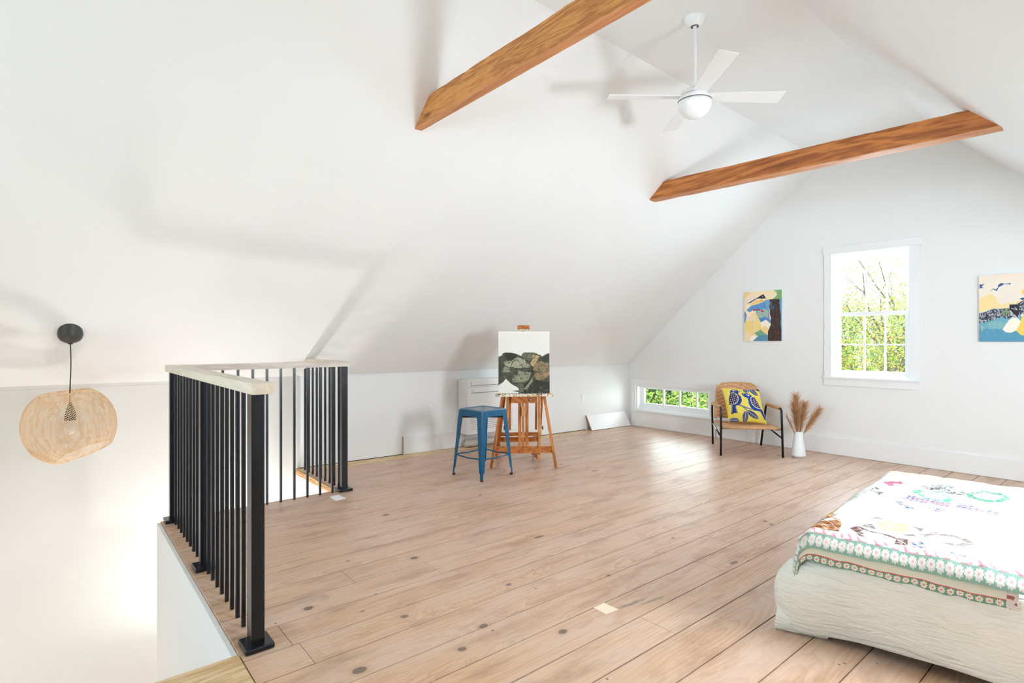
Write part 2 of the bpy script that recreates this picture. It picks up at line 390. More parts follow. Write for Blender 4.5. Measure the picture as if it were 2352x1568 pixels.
def floor_mat():
    m = mat('old_pine_boards', (.6, .45, .35), .42, spec=.45); t = NT(m)
    uv = t.n('ShaderNodeUVMap', uv_map='grain').outputs[0]
    at = t.n('ShaderNodeAttribute', attribute_name='Col'); sep = t.n('ShaderNodeSeparateColor'); t.l(at.outputs['Color'], sep.inputs[0]); r1, r2, r3 = sep.outputs
    su = t.n('ShaderNodeSeparateXYZ'); t.l(uv, su.inputs[0]); u, v = su.outputs[0], su.outputs[1]
    cb = t.n('ShaderNodeCombineXYZ'); t.l(u, cb.inputs[0]); t.l(v, cb.inputs[1]); t.l(t.math('MULTIPLY', r2, 11.0), cb.inputs[2]); P = cb.outputs[0]
    pos = t.pos()
    KN = [(0.877, 1.95, 0.045), (1.254, 1.823, 0.028), (1.426, 1.913, 0.034), (1.658, 1.66, 0.035), (1.767, 2.157, 0.024), (1.204, 2.205, 0.025), (0.901, 2.556, 0.036),
          (1.08, 2.37, 0.014), (1.572, 2.763, 0.034), (1.809, 3.579, 0.04), (2.241, 1.905, 0.021), (2.979, 2.011, 0.020), (1.263, 2.963, 0.017), (3.737, 1.795, 0.03), (3.709, 1.737, 0.03), (2.626, 3.565, .02)]
    ks = None; km = None
    kn_w = t.math('MULTIPLY_ADD', t.noise(pos, 22, 3, .6), .9, .55)
    for (kx, ky, kr) in KN:
        kr *= .60
        mp = t.n('ShaderNodeVectorMath', operation='MULTIPLY_ADD'); t.l(pos, mp.inputs[0]); mp.inputs[1].default_value = (.72, 1, 0); mp.inputs[2].default_value = (-.72 * kx, -ky, 0)
        ln = t.n('ShaderNodeVectorMath', operation='LENGTH'); t.l(mp.outputs[0], ln.inputs[0]); d = t.math('MULTIPLY', ln.outputs['Value'], kn_w)
        q = t.math('MULTIPLY', d, 1 / (kr * 2.6)); q2 = t.math('MULTIPLY', q, q)
        e = t.math('MULTIPLY', t.math('DIVIDE', 1.0, t.math('ADD', q2, 1.0)), kr * 2.2)
        mk = t.math('DIVIDE', kr * .50, d, clamp=True)
        ks = e if ks is None else t.math('ADD', ks, e); km = mk if km is None else t.math('MAXIMUM', km, mk)
    # growth rings: distance from a wandering pith
    lo = t.noise(t.mapping(P, (.75, 1.2, 1)), 1.0, 2, .5)
    h = t.math('MULTIPLY_ADD', lo, .34, -.10)
    off = t.math('MULTIPLY_ADD', r2, .26, -.13)
    qv = t.math('ADD', v, off)
    wob = t.math('MULTIPLY_ADD', t.noise(t.mapping(P, (3.2, 13, 1)), 1.0, 3, .55), .030, -.015)
    rr = t.math('SQRT', t.math('ADD', t.math('MULTIPLY', qv, qv), t.math('MULTIPLY', h, h)))
    rr = t.math('ADD', t.math('ADD', rr, wob), t.math('MULTIPLY', ks, 1.1))
    s_ = t.math('FRACT', t.math('MULTIPLY', rr, t.math('MULTIPLY_ADD', r1, 45, 48)))
    ring = t.math('POWER', s_, 2.4)
    cd = t.n('ShaderNodeCameraData'); 
    fine = t.noise(t.mapping(P, (5, 190, 1)), 1.0, 2, .6)
    ring_s = t.math('MULTIPLY', ring, t.math('MULTIPLY_ADD', t.noise(t.mapping(P, (1.1, 3, 1)), 1, 2), 3.0, -.72, clamp=True))
    base = t.ramp(fine, [(.25, lin(222, 186, 156)), (.75, lin(204, 166, 136))])
    c = t.mix(t.math('MULTIPLY', ring_s, .85), base, lin(158, 98, 66))
    # fine dark grain streaks
    sk2 = t.noise(t.mapping(P, (1.6, 64, 1)), 1.0, 3, .65)
    c = t.mix(t.ramp(sk2, [(.52, (0, 0, 0)), (.66, (.75, .75, .75))]), c, lin(158, 112, 78))
    # board to board tone
    c = t.mix(t.math('MULTIPLY', r3, .42), c, t.mix(r2, lin(188, 144, 100), lin(198, 166, 146)))
    # amber tone fading along x and y: partly finish, partly painted warm light
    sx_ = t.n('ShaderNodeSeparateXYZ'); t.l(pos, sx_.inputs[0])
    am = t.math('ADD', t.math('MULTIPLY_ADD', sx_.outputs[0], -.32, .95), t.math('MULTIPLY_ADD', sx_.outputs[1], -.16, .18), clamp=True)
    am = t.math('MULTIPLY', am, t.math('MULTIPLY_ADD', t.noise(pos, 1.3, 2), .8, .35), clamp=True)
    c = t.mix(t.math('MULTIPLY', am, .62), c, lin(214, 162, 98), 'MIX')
    # worn, grey-pink washed areas and ambering
    wn = t.noise(t.mapping(pos, (1.5, 4.5, 1)), 1.0, 4, .6)
    c = t.mix(t.ramp(wn, [(.38, (0, 0, 0)), (.72, (.7, .7, .7))]), c, lin(212, 186, 170))
    st = t.noise(t.mapping(pos, (2.2, 8, 1), loc=(3, 7, 0)), 1.0, 4, .65)
    c = t.mix(t.ramp(st, [(.50, (0, 0, 0)), (.68, (.85, .85, .85))]), c, lin(164, 122, 92))
    # scattered small knots
    vo = t.n('ShaderNodeTexVoronoi'); vo.inputs['Scale'].default_value = 1.0; t.l(t.mapping(P, (1.7, 4.6, 1)), vo.inputs['Vector'])
    vs = t.n('ShaderNodeSeparateColor'); t.l(vo.outputs['Color'], vs.inputs[0])
    sk = t.math('MULTIPLY', t.math('LESS_THAN', vo.outputs['Distance'], t.math('MULTIPLY', vs.outputs[1], .085)), t.math('GREATER_THAN', vs.outputs[0], .30))
    c = t.mix(t.math('MULTIPLY', sk, .9), c, lin(92, 66, 54))
    # dirt settled along the board edges
    eu = t.n('ShaderNodeUVMap', uv_map='edge').outputs[0]; se = t.n('ShaderNodeSeparateXYZ'); t.l(eu, se.inputs[0])
    ed_ = t.math('MULTIPLY', t.math('POWER', t.math('ABSOLUTE', se.outputs[0]), 42.0), t.math('MULTIPLY_ADD', t.noise(t.mapping(P, (3, 3, 1)), 1.0, 3), 1.6, -.25, clamp=True))
    c = t.mix(t.math('MULTIPLY', ed_, .6, clamp=True), c, lin(92, 66, 50))
    # nail heads and specks
    v3 = t.n('ShaderNodeTexVoronoi'); v3.inputs['Scale'].default_value = 9.0; t.l(pos, v3.inputs['Vector'])
    v3s = t.n('ShaderNodeSeparateColor'); t.l(v3.outputs['Color'], v3s.inputs[0])
    sp = t.math('MULTIPLY', t.math('LESS_THAN', v3.outputs['Distance'], .055), t.math('GREATER_THAN', v3s.outputs[0], .55))
    c = t.mix(t.math('MULTIPLY', sp, .85), c, lin(70, 56, 50))
    # big knots
    kh = t.ramp(km, [(.30, (0, 0, 0)), (.62, (.5, .5, .5))]); c = t.mix(kh, c, lin(160, 116, 84))
    kd = t.ramp(km, [(.62, (0, 0, 0)), (.74, (.95, .95, .95)), (1.0, (.97, .97, .97))])
    c = t.mix(kd, c, t.mix(t.noise(pos, 120, 3), lin(44, 32, 28), lin(122, 94, 80)))
    # dark scuff near the inlaid patch
    for (sx, sy, ax, ay, an, amt) in ((2.09, 1.63, .115, .016, -.10, .85), (2.19, 1.588, .12, .012, -.12, .6), (.93, 2.63, .10, .05, .0, .22), (1.0, 2.62, .03, .05, 0, .3)):
        mp = t.mapping(pos, (1, 1, 0), loc=(0, 0, 0)); sb = t.n('ShaderNodeVectorMath', operation='SUBTRACT'); t.l(mp, sb.inputs[0]); sb.inputs[1].default_value = (sx, sy, 0)
        m2 = t.n('ShaderNodeVectorRotate', rotation_type='Z_AXIS'); t.l(sb.outputs[0], m2.inputs['Vector']); m2.inputs['Angle'].default_value = -an
        m3 = t.mapping(m2.outputs[0], (1 / ax, 1 / ay, 0)); l3 = t.n('ShaderNodeVectorMath', operation='LENGTH'); t.l(m3, l3.inputs[0])
        f = t.math('ADD', l3.outputs['Value'], t.math('MULTIPLY_ADD', t.noise(t.mapping(pos, (20, 90, 1)), 1, 3), 1.1, -.55))
        c = t.mix(t.math('MULTIPLY', t.ramp(f, [(.45, (1, 1, 1)), (1.1, (0, 0, 0))]), amt), c, lin(108, 98, 96))
    c = t.mix(.13, c, lin(238, 212, 192))
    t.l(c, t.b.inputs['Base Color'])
    t.l(t.math('MULTIPLY_ADD', wn, .24, .24), t.b.inputs['Roughness'])
    t.bump(t.math('ADD', ring_s, t.math('MULTIPLY', fine, .5)), .10, .0015)
    return m
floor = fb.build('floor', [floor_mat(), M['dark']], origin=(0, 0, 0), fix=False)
uvl = floor.data.uv_layers.new(name='grain'); uvl.data.foreach_set('uv', np.array(uvs, dtype=np.float32).ravel())
uvl = floor.data.uv_layers.new(name='edge'); uvl.data.foreach_set('uv', np.array(uve, dtype=np.float32).ravel())
tag(floor, kind='structure')

# new pine boards: floor beyond the old boards at lower left and filler strip along the knee wall
nb = MB()
ys = [EY, 2.10, 1.84, 1.55, 1.27, 1.0, .72, .45, .17, -.1, -.4, -.7, YR]
for a, b in zip(ys[:-1], ys[1:]): nb.box(XR, b + .0012, -.024, EX - .003, a - .0012, -.0005)
nb.box(XR, YR, -.26, EX - .004, EY - .02, -.028)
o = nb.build('floor_landing', M['pine'], bevel=.0015); tag(o, kind='structure')
sp = MB()
sp.prism([(HX0, 5.208), (XG - .012, 5.150), (XG - .012, yk(XG) + .03), (HX0, yk(HX0) + .03)], 2, -.022, .004)
o = sp.build('trim_1', M['pine'], bevel=.001); tag(o, kind='structure')
ed = MB()   # nosing boards round the opening
ed.box(HX0 - .012, 4.43, -.045, HX0 - .001, yk(HX0) - .01, .002); ed.box(EX - .002, 4.418, -.045, HX0 - .013, 4.432, -.001)
o = ed.build('trim_2', M['pine_y'], bevel=.001); tag(o, kind='structure')

# ---- wall below the floor round the stair opening
sw = MB()
sw.box(EX - .022, EY, -2.75, EX, 4.45, -.012); 
sw.box(EX, 4.436, -2.75, HX0 + .05, 4.45, -.048); sw.box(HX0, 4.45, -2.75, HX0 + .02, 5.7, -.048)
sw.box(XR, EY - .022, -2.75, EX - .022, EY - .002, -.026)
o = sw.build('wall_stair', M['wall'], bevel=.002); tag(o, kind='structure')

# ---- knee wall and stairwell wall
kw = MB()
kw.prism([(HX0, yk(HX0)), (XG + .05, yk(XG + .05)), (XG + .05, yk(XG) + .12), (HX0, yk(HX0) + .12)], 2, .006, ZE)
o = kw.build('wall_left', M['wall']); tag(o, kind='structure')
kw = MB(); dx = .05
kw.prism([(XR, yk(XR) + dx), (HX0 + .0, yk(HX0) + dx), (HX0 + .0, yk(HX0) + dx + .1), (XR, yk(XR) + dx + .1)], 2, -2.75, ZE - .005)
kw.prism([(XR, yk(XR)), (HX0, yk(HX0)), (HX0, yk(HX0) + dx + .1), (XR, yk(XR) + dx + .1)], 2, ZE - .005, ZE)
o = kw.build('wall_stairwell', M['stairwall']); tag(o, kind='structure')
cb = MB(); cb.prism([(XR, yk(XR) + dx - .003), (HX0 - .35, yk(HX0 - .35) + dx - .003), (HX0 - .35, yk(HX0 - .35) + dx), (XR, yk(XR) + dx)], 2, ZE - .060, ZE - .057)
o = cb.build('trim_3', M['stairwall']); tag(o, kind='structure')

# ---- gable wall with two window openings (house-shaped, 14 cm thick)
W1 = (1.685, 2.402, .85, 2.192)      # tall window opening: y0,y1,z0,z1
W2 = (3.850, 5.035, .238, .602)      # low window opening
def roof(y):
    z1 = ZE + (5.19 - y) * (zc(XG) - ZE) / (5.19 - YC1); z2 = ZE + (y - YR) * (zc(XG) - ZE) / (YC2 - YR)
    return min(z1, z2, zc(XG)) + .03
gw = MB(); T = .14
ycs = sorted([YR - .05, YC2, YC1, 5.25, W1[0], W1[1], W2[0], W2[1], 3.2, .4, -.3, 2.0])
for a, b in zip(ycs[:-1], ycs[1:]):
    holes = [(w[2], w[3]) for w in (W1, W2) if a >= w[0] - 1e-6 and b <= w[1] + 1e-6]
    zz = -.3
    for (h0, h1) in holes + [(None, None)]:
        if h0 is None: gw.prism([(a, zz), (b, zz), (b, roof(b)), (a, roof(a))], 0, XG, XG + T)
        else: gw.prism([(a, zz), (b, zz), (b, h0), (a, h0)], 0, XG, XG + T); zz = h1
o = gw.build('wall_back', M['wall']); tag(o, kind='structure')

# ---- ceiling: two slopes, flat strip between them, dormer
ce = MB()
def cgrid(xa, xb, fa, fb_, n=1):
    """sheet between two edge functions of x"""
    for i in range(n):
        x0 = xa + (xb - xa) * i / n; x1 = xa + (xb - xa) * (i + 1) / n
        ce.add([fa(x0), fa(x1), fb_(x1), fb_(x0)], [(0, 1, 2, 3)])
eL = lambda x: (x, yk(x), ZE); cL = lambda x: (x, YC1, zc(x)); cR = lambda x: (x, YC2, zc(x)); eR = lambda x: (x, YR, ZE)
XE = XG + .0
cgrid(XR, XE, eL, cL, 24); cgrid(XR, XE, cL, cR, 12)
DX0, DX1 = 2.25, 5.75
yt = lambda x: YR + (YC2 - YR) * (1.98 - ZE) / (zc(x) - ZE)
tR = lambda x: (x, yt(x), 1.98)
cgrid(XR, DX0, cR, eR, 6); cgrid(DX1, XE, cR, eR, 4); cgrid(DX0, DX1, cR, tR, 6)
for x in (DX0, DX1): ce.add([eR(x), tR(x), (x, YR, 1.98)], [(0, 1, 2)])
ce.add([tR(DX0), tR(DX1), (DX1, YR, 1.98), (DX0, YR, 1.98)], [(0, 1, 2, 3)])
o = ce.build('ceiling', M['ceil'], origin=(0, 0, 0), fix=False)
sm = o.modifiers.new('thickness', 'SOLIDIFY'); sm.thickness = .03; sm.offset = 1.0
tag(o, kind='structure')
# knee wall on the right with the dormer window above it, rear wall, lower storey shell
rw = MB(); rw.box(XR, YR - .1, -.03, XG + .05, YR, ZE); rw.box(DX0, YR - .1, ZE, DX0 + .2, YR, 1.98); rw.box(DX1 - .2, YR - .1, ZE, DX1, YR, 1.98)
rw.box(DX0 + .2, YR - .1, 1.84, DX1 - .2, YR, 1.98); rw.box(3.2, YR - .1, ZE, 4.2, YR, 1.84)
o = rw.build('wall_right', M['wall']); tag(o, kind='structure')
for nm, wa, wb in (('window_3', 2.45, 3.2), ('added_window', 4.2, 5.55)):  # the second of these is an added window, backing the fill lamp
    d3 = thing(nm, ((wa + wb) / 2, YR - .04, ZE), None, None, kind='structure'); fr = MB()
    for (x0, x1, z0, z1) in ((wa, wb, .92, .97), (wa, wb, 1.79, 1.84), (wa, wa + .05, .97, 1.79), (wb - .05, wb, .97, 1.79)): fr.box(x0, YR - .07, z0, x1, YR - .01, z1)
    fr.build('window_frame', M['vinyl'], d3)
    fr = MB(); fr.box(wa + .05, YR - .045, .97, wb - .05, YR - .04, 1.79); fr.build('pane', M['glass'], d3)
bw = MB(); bw.box(XR - .1, YR - .1, -2.75, XR, 6.0, 3.6); o = bw.build('wall_front', M['wall']); tag(o, kind='structure')
lf = MB(); lf.box(XR, EY - 2.2, -2.8, 4.6, 6.0, -2.75); o = lf.build('floor_lower', M['pine']); tag(o, kind='structure')

# ---- tall double-hung window
def bx(mb, x0, x1, y0, y1, z0, z1): mb.box(x0, y0, z0, x1, y1, z1)
def ring(mb, x0, x1, y0, y1, z0, z1, s, top=None, bot=None):
    top = top or s; bot = bot or s
    mb.box(x0, y0, z0, x1, y1, z0 + bot); mb.box(x0, y0, z1 - top, x1, y1, z1)
    mb.box(x0, y0, z0 + bot, x1, y0 + s, z1 - top); mb.box(x0, y1 - s, z0 + bot, x1, y1, z1 - top)
w1 = thing('window_1', (XG, 2.04, .75), None, None, kind='structure')
m_ = MB(); m_.box(XG - .02, W1[1], W1[2], XG, 2.474, 2.176); m_.box(XG - .02, 1.600, W1[2], XG, W1[0], 2.176)
m_.box(XG - .024, 1.588, 2.176, XG, 2.486, 2.258); m_.build('casing', M['trim'], w1, bevel=.0015)
m_ = MB(); m_.box(XG - .040, 1.600, .828, XG + .06, 2.480, .850); m_.build('window_sill', M['trim'], w1, bevel=.002)
m_ = MB(); m_.box(XG - .020, 1.604, .752, XG, 2.478, .828); m_.build('apron', M['trim'], w1, bevel=.0015)
m_ = MB(); ring(m_, XG + .0, XG + .15, W1[0], W1[1], W1[2], W1[3], .012); m_.build('jamb', M['vinyl'], w1)
XM = 1.528
s_ = MB(); x0, x1 = XG + .105, XG + .135; ring(s_, x0, x1, W1[0] + .013, W1[1] - .013, XM - .02, W1[3] - .013, .042, .05, .036)
for yy in (1.9185, 2.108): s_.box(x0 + .008, yy - .008, XM + .01, x1 - .008, yy + .008, 2.14)
s_.box(x0 + .009, 1.73, 1.835, x1 - .009, 2.36, 1.851); us = s_.build('upper_sash', M['vinyl'], w1)
g = MB(); g.box(x0 + .013, 1.74, XM + .0, x0 + .017, 2.35, 2.14); g.build('pane', M['glass'], us)
s_ = MB(); x0, x1 = XG + .062, XG + .095; ring(s_, x0, x1, W1[0] + .013, W1[1] - .013, W1[2] + .013, XM + .018, .046, .040, .055)
for yy in (1.923, 2.113): s_.box(x0 + .008, yy - .008, .90, x1 - .008, yy + .008, XM)
s_.box(x0 + .009, 1.73, 1.190, x1 - .009, 2.36, 1.206); ls = s_.build('lower_sash', M['vinyl'], w1)
g = MB(); g.box(x0 + .013, 1.74, .90, x0 + .017, 2.35, XM); g.build('pane', M['glass'], ls)
# ---- low four-light window
w2 = thing('window_2', (XG, 4.44, 0.0), None, None, kind='structure')
m_ = MB(); m_.box(XG - .02, W2[1], W2[2], XG, 5.118, W2[3]); m_.box(XG - .02, 3.768, W2[2], XG, W2[0], W2[3]); m_.box(XG - .022, 3.757, W2[3], XG, 5.125, .688)
m_.build('casing', M['trim'], w2, bevel=.0015)
m_ = MB(); m_.box(XG - .036, 3.765, .218, XG + .05, 5.128, .238); m_.build('window_sill', M['trim'], w2, bevel=.002)
m_ = MB(); m_.box(XG - .020, 3.775, .002, XG, 5.120, .218); m_.build('apron', M['trim'], w2, bevel=.0015)
m_ = MB(); ring(m_, XG + .0, XG + .14, W2[0], W2[1], W2[2], W2[3], .02); m_.build('jamb', M['vinyl'], w2)
s_ = MB(); x0, x1 = XG + .075, XG + .11; ring(s_, x0, x1, W2[0] + .02, W2[1] - .02, W2[2] + .02, W2[3] - .02, .062, .038, .078)
for yy in (4.106, 4.366, 4.626): s_.box(x0 + .006, yy - .012, .33, x1 - .006, yy + .012, .55)
ss = s_.build('sash', M['vinyl'], w2)
g = MB(); g.box(x0 + .015, 3.92, .335, x0 + .019, 4.97, .55); g.build('pane', M['glass'], ss)

# ---- baseboards
b_ = MB(); b_.box(XG - .018, YR, .002, XG, 3.757, .183); o = b_.build('baseboard_back', M['trim'], bevel=.002); tag(o, kind='structure')
b_ = MB(); b_.add([(2.905, yk(2.905) - .018, .006), (3.56, yk(3.56) - .018, .006), (3.56, yk(3.56), .006), (2.905, yk(2.905), .006),
                   (2.905, yk(2.905) - .018, .198), (3.56, yk(3.56) - .018, .198), (3.56, yk(3.56), .198), (2.905, yk(2.905), .198)],
                  [(0, 3, 2, 1), (4, 5, 6, 7), (0, 1, 5, 4), (1, 2, 6, 5), (2, 3, 7, 6), (3, 0, 4, 7)])
o = b_.build('baseboard_left', M['trim'], bevel=.0015); tag(o, kind='structure')
# loose board end, raw brown
e_ = MB(); e_.box(2.899, yk(2.9) - .019, .006, 2.9045, yk(2.9) - .001, .199); e_.build('board_end', mat('raw_board_end', lin(176, 158, 140), .9), o)
lb = thing('loose_baseboard', (6.05, 5.16, .004), 'white painted board leaning against the knee wall in the far corner', 'board')
m_ = MB()
def lbp(x, t, z): return (x, 5.232 - (x - 5.66) * .052 - .085 * (1 - z / .2) - t, .006 + z)
for x0, x1, dst in ((5.666, 6.44, 0),):
    m_.add([lbp(x0 + .02, .018, 0), lbp(x1 + .04, .018, 0), lbp(x1 + .04, 0, 0), lbp(x0 + .02, 0, 0), lbp(x0, .018, .198), lbp(x1, .018, .198), lbp(x1, 0, .198), lbp(x0, 0, .198)],
           [(0, 3, 2, 1), (4, 5, 6, 7), (0, 1, 5, 4), (1, 2, 6, 5), (2, 3, 7, 6), (3, 0, 4, 7)])
m_.build('board', M['trim'], lb, bevel=.001)
e_ = MB(); e_.add([lbp(5.680, .019, 0), lbp(5.6855, .019, 0), lbp(5.6855, -.001, 0), lbp(5.680, -.001, 0), lbp(5.660, .019, .199), lbp(5.6655, .019, .199), lbp(5.6655, -.001, .199), lbp(5.660, -.001, .199)],
                  [(0, 3, 2, 1), (4, 5, 6, 7), (0, 1, 5, 4), (1, 2, 6, 5), (2, 3, 7, 6), (3, 0, 4, 7)])
e_.build('board_end', mat('raw_board_end_brown', lin(168, 130, 100), .9), lb)
# dark strip in place of the shadow gap at the foot of the unfinished plaster
g_ = MB(); g_.prism([(HX0 + .02, yk(HX0) - .003), (2.90, yk(2.9) - .003), (2.90, yk(2.9) + .002), (HX0 + .02, yk(HX0) + .002)], 2, .004, .010)
g_.prism([(4.35, yk(4.35) - .002), (5.66, yk(5.66) - .002), (5.66, yk(5.66) + .002), (4.35, yk(4.35) + .002)], 2, .004, .011)
o = g_.build('shadow_gap_strip', M['dark']); tag(o, kind='structure')
# flush repair patches in the boards
def patch(name, pts, z, m, label, cat):
    q = MB(); n = len(pts); q.add([(x, y, .0004) for x, y in pts] + [(x, y, z) for x, y in pts], [tuple(range(n)), tuple(range(n, 2 * n))] + [(i, (i + 1) % n, (i + 1) % n + n, i + n) for i in range(n)])
    o = q.build(name, m); tag(o, label, cat); return o
patch('wood_patch', [(1.913, 1.716), (1.987, 1.718), (1.989, 1.633), (1.911, 1.641)], .0016, mat('fresh_wood_patch', lin(242, 222, 196), .5), 'small pale square wood patch let into the dark floorboards', 'patch')
patch('paper_note', [(1.669, 4.283), (1.749, 4.292), (1.756, 4.148), (1.668, 4.143)], .0012, M['paper'], 'small white paper card lying on the floor beside the far railing post', 'paper')

# ---- beams
def beam(name, x0, x1, za, zb, h, m, label, seed, under=None):
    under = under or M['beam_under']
    """tie beam: za = underside at left end, zb = at right end; hand-hewn faces"""
    b = MB(); n = 90; rings = []
    def zu(y): return za + (zb - za) * (3.4 - y) / 2.75
    def yl(z, x): return YC1 + (zc(x) - z) * (yk(x) - YC1) / (zc(x) - ZE)
    def yr(z, x): return YC2 - (zc(x) - z) * (YC2 - YR) / (zc(x) - ZE)
    w = x1 - x0
    prof = [(0, .005), (.005, 0), (.5 * w, -.002), (w - .006, 0), (w, .007), (w, h / 2), (w, h - .006), (w - .006, h), (.006, h), (0, h - .006), (-.001, h * .66), (0, h * .33)]
    for i in range(n + 1):
        s = i / n; r = []
        for k, (px_, pz_) in enumerate(prof):
            zl = zu(3.3) + pz_; zr_ = zu(.7) + pz_
            y0 = yl(zl, x0) + .004; y1 = yr(zr_, x0) - .004
            y = y0 + (y1 - y0) * s; z = zu(y) + pz_
            a = (vnoise(np.array(y * 6.0), np.array(k * 1.7), seed) - .5) * .010 + (vnoise(np.array(y * 22.0), np.array(k * 3.3), seed + 5) - .5) * .005
            r.append((x0 + px_ + float(a) * (1 if px_ > w / 2 else -.6), y, z + float(a) * .7))
        rings.append(r)
    b.loft(rings, True, True)
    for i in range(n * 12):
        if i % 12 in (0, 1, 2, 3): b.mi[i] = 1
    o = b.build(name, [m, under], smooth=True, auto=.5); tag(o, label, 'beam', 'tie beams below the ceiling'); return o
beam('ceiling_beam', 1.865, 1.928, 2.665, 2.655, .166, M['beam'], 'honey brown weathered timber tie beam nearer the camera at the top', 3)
beam('ceiling_beam', 4.45, 4.57, 2.610, 2.545, .150, M['beam_dark'], 'reddish brown timber tie beam beyond the ceiling fan, near the gable', 9)
# ================================================================= THINGS
# ---- stair railing
RX, RY0, RY1, RX2 = .626, 2.372, 4.392, 1.836
RYM = 3.372
rl = thing('stair_railing', (RX, RYM, 0), 'black steel stair railing with square balusters and a pale oak handrail', 'railing')
for (x, y) in ((RX, RY0), (RX, RYM), (RX, RY1), (RX2, RY1)):
    m_ = MB(); m_.box(x - .025, y - .025, .0, x + .025, y + .025, 1.024); p_ = m_.build('post', M['black'], rl, bevel=.002)
    m_ = MB(); m_.box(x - .055, y - .060, .001, x + .055, y + .060, .022); m_.build('base_plate', M['black'], p_, bevel=.005)
def baluster(x, y):
    m_ = MB(); m_.box(x - .008, y - .008, .0, x + .008, y + .008, 1.024); m_.build('baluster', M['black'], rl)
for i in range(1, 10):
    baluster(RX, RY0 + (RYM - RY0) * i / 10); baluster(RX, RYM + (RY1 - RYM) * i / 10)
for i in range(1, 12): baluster(RX + (RX2 - RX) * i / 12, RY1 - .012)
for i in range(1, 10): baluster(RX2, RY1 + (yk(RX2) - RY1) * i / 10)
m_ = MB(); m_.box(RX - .044, RY0 - .105, 1.024, RX + .042, RY1 + .048, 1.068); m_.build('handrail', M['rail_y'], rl, bevel=.002)
m_ = MB(); m_.box(RX + .0425, RY1 - .040, 1.0245, RX2 + .044, RY1 + .048, 1.0675); m_.build('handrail', M['rail'], rl, bevel=.002)
# end of this rail is scribed to the sloping ceiling
m_ = MB(); y1a = yk(RX2) - .155; y1b = y1a - .05
m_.prism([(RY1 + .0485, 1.0245), (y1a + .05, 1.0245), (y1a + .0, 1.0675), (RY1 + .0485, 1.0675)], 0, RX2 - .044, RX2 + .0435); m_.build('handrail', M['rail_y'], rl, bevel=.002)

# ---- ceiling fan
FX, FY = 3.15, 1.965; ZF = zc(FX)
fan = thing('ceiling_fan', (FX, FY, ZF - .001), 'white four-blade ceiling fan on a long rod under the flat ceiling', 'fan')
m_ = MB(); m_.lathe([(.0, -.001), (.068, -.001), (.070, -.02), (.064, -.045), (.048, -.068), (.028, -.080), (.024, -.081), (.022, -.076), (.0, -.075)], (FX, FY, ZF), 40); m_.build('canopy', M['white_gloss'], fan, smooth=True, auto=.7)
m_ = MB(); m_.lathe([(.0251, -.0805), (.0235, -.083), (.0195, -.0832), (.0185, -.0800)], (FX, FY, ZF), 32); m_.build('canopy_ring', M['canopy'], fan, smooth=True)
m_ = MB(); m_.tube([(FX, FY, ZF - .078), (FX, FY, 2.86)], .0125, 20); m_.build('downrod', M['white_gloss'], fan, smooth=True, auto=.7)
m_ = MB(); m_.lathe([(.0, 2.872), (.022, 2.872), (.026, 2.862), (.027, 2.845), (.045, 2.842), (.066, 2.835), (.084, 2.822), (.094, 2.808), (.096, 2.796)], (FX, FY, 0), 48); 
m_.lathe([(.090, 2.793), (.098, 2.793), (.104, 2.783), (.106, 2.770), (.106, 2.764), (.09, 2.763)], (FX, FY, 0), 48); m_.build('motor_housing', M['white_gloss'], fan, smooth=True, auto=.6)
m_ = MB(); m_.lathe([(.09, 2.761)] + [(.105 * math.cos(a), 2.758 - .103 * math.sin(a)) for a in np.linspace(0, PI / 2, 16)], (FX, FY, 0), 48); m_.build('globe', M['white_gloss'], fan, smooth=True)
m_ = MB(); m_.lathe([(.097, 2.7955), (.088, 2.7945), (.098, 2.7935)], (FX, FY, 0), 48); m_.lathe([(.1055, 2.7635), (.098, 2.762), (.105, 2.7605)], (FX, FY, 0), 48); m_.build('seam_ring', M['acseam'], fan)
fw = Vector((math.cos(YAW), math.sin(YAW), 0)); rt = Vector((math.sin(YAW), -math.cos(YAW), 0))
for k in range(4):
    a = [rt, fw, -rt, -fw][k]; side = Vector((0, 0, 1)).cross(a)          # counter-clockwise seen from above
    pit = math.radians(-11); sv = side * math.cos(pit) + Vector((0, 0, 1)) * math.sin(pit); nv = a.cross(sv)
    c0 = Vector((FX, FY, 2.793)); m_ = MB()
    rings = []
    for r_, hw in ((.075, .040), (.20, .046), (.54, .058), (.555, .058)):
        c = c0 + a * r_; rings.append([c - sv * hw - nv * .003, c + sv * hw - nv * .003, c + sv * hw + nv * .003, c - sv * hw + nv * .003])
    m_.loft(rings, True, True); bl = m_.build('blade', M['white_gloss'], fan, bevel=.001)
    m_ = MB(); m_.obox(c0 + a * .105 + nv * .006, a * .03, sv * .022, nv * .003); m_.build('blade_bracket', M['white_gloss'], bl)

# ---- woven pendant lamp in the stairwell
PX, PY = .083, 4.985
def zslope(x, y): return ZE + (yk(x) - y) * (zc(x) - ZE) / (yk(x) - YC1)
pn = thing('pendant_lamp', (PX, PY, zslope(PX, PY) - .004), 'round woven bamboo pendant lamp hanging in the stairwell', 'lamp')
nslo = Vector((0, -(zc(0) - ZE), -(yk(0) - YC1))).normalized()   # into the room
top = Vector((PX, PY, zslope(PX, PY)))
ax = Vector((0, -.12, -1)).normalized()
m_ = MB()
n = 40; rings = []
for r_, h_ in ((.066, .006), (.072, .010), (.0735, .022), (.068, .046), (.054, .066), (.033, .079), (.016, .083), (.014, .090), (.006, .092)):
    rings.append([top + Vector((math.cos(2 * PI * k / n) * r_, math.sin(2 * PI * k / n) * r_, 0)) + Vector((0, 0, -.035 - h_)) for k in range(n)])
base = [Vector((p.x, p.y, min(zslope(p.x, p.y) - .003, top.z + .2))) for p in [top + Vector((math.cos(2 * PI * k / n) * .068, math.sin(2 * PI * k / n) * .068, 0)) for k in range(n)]]
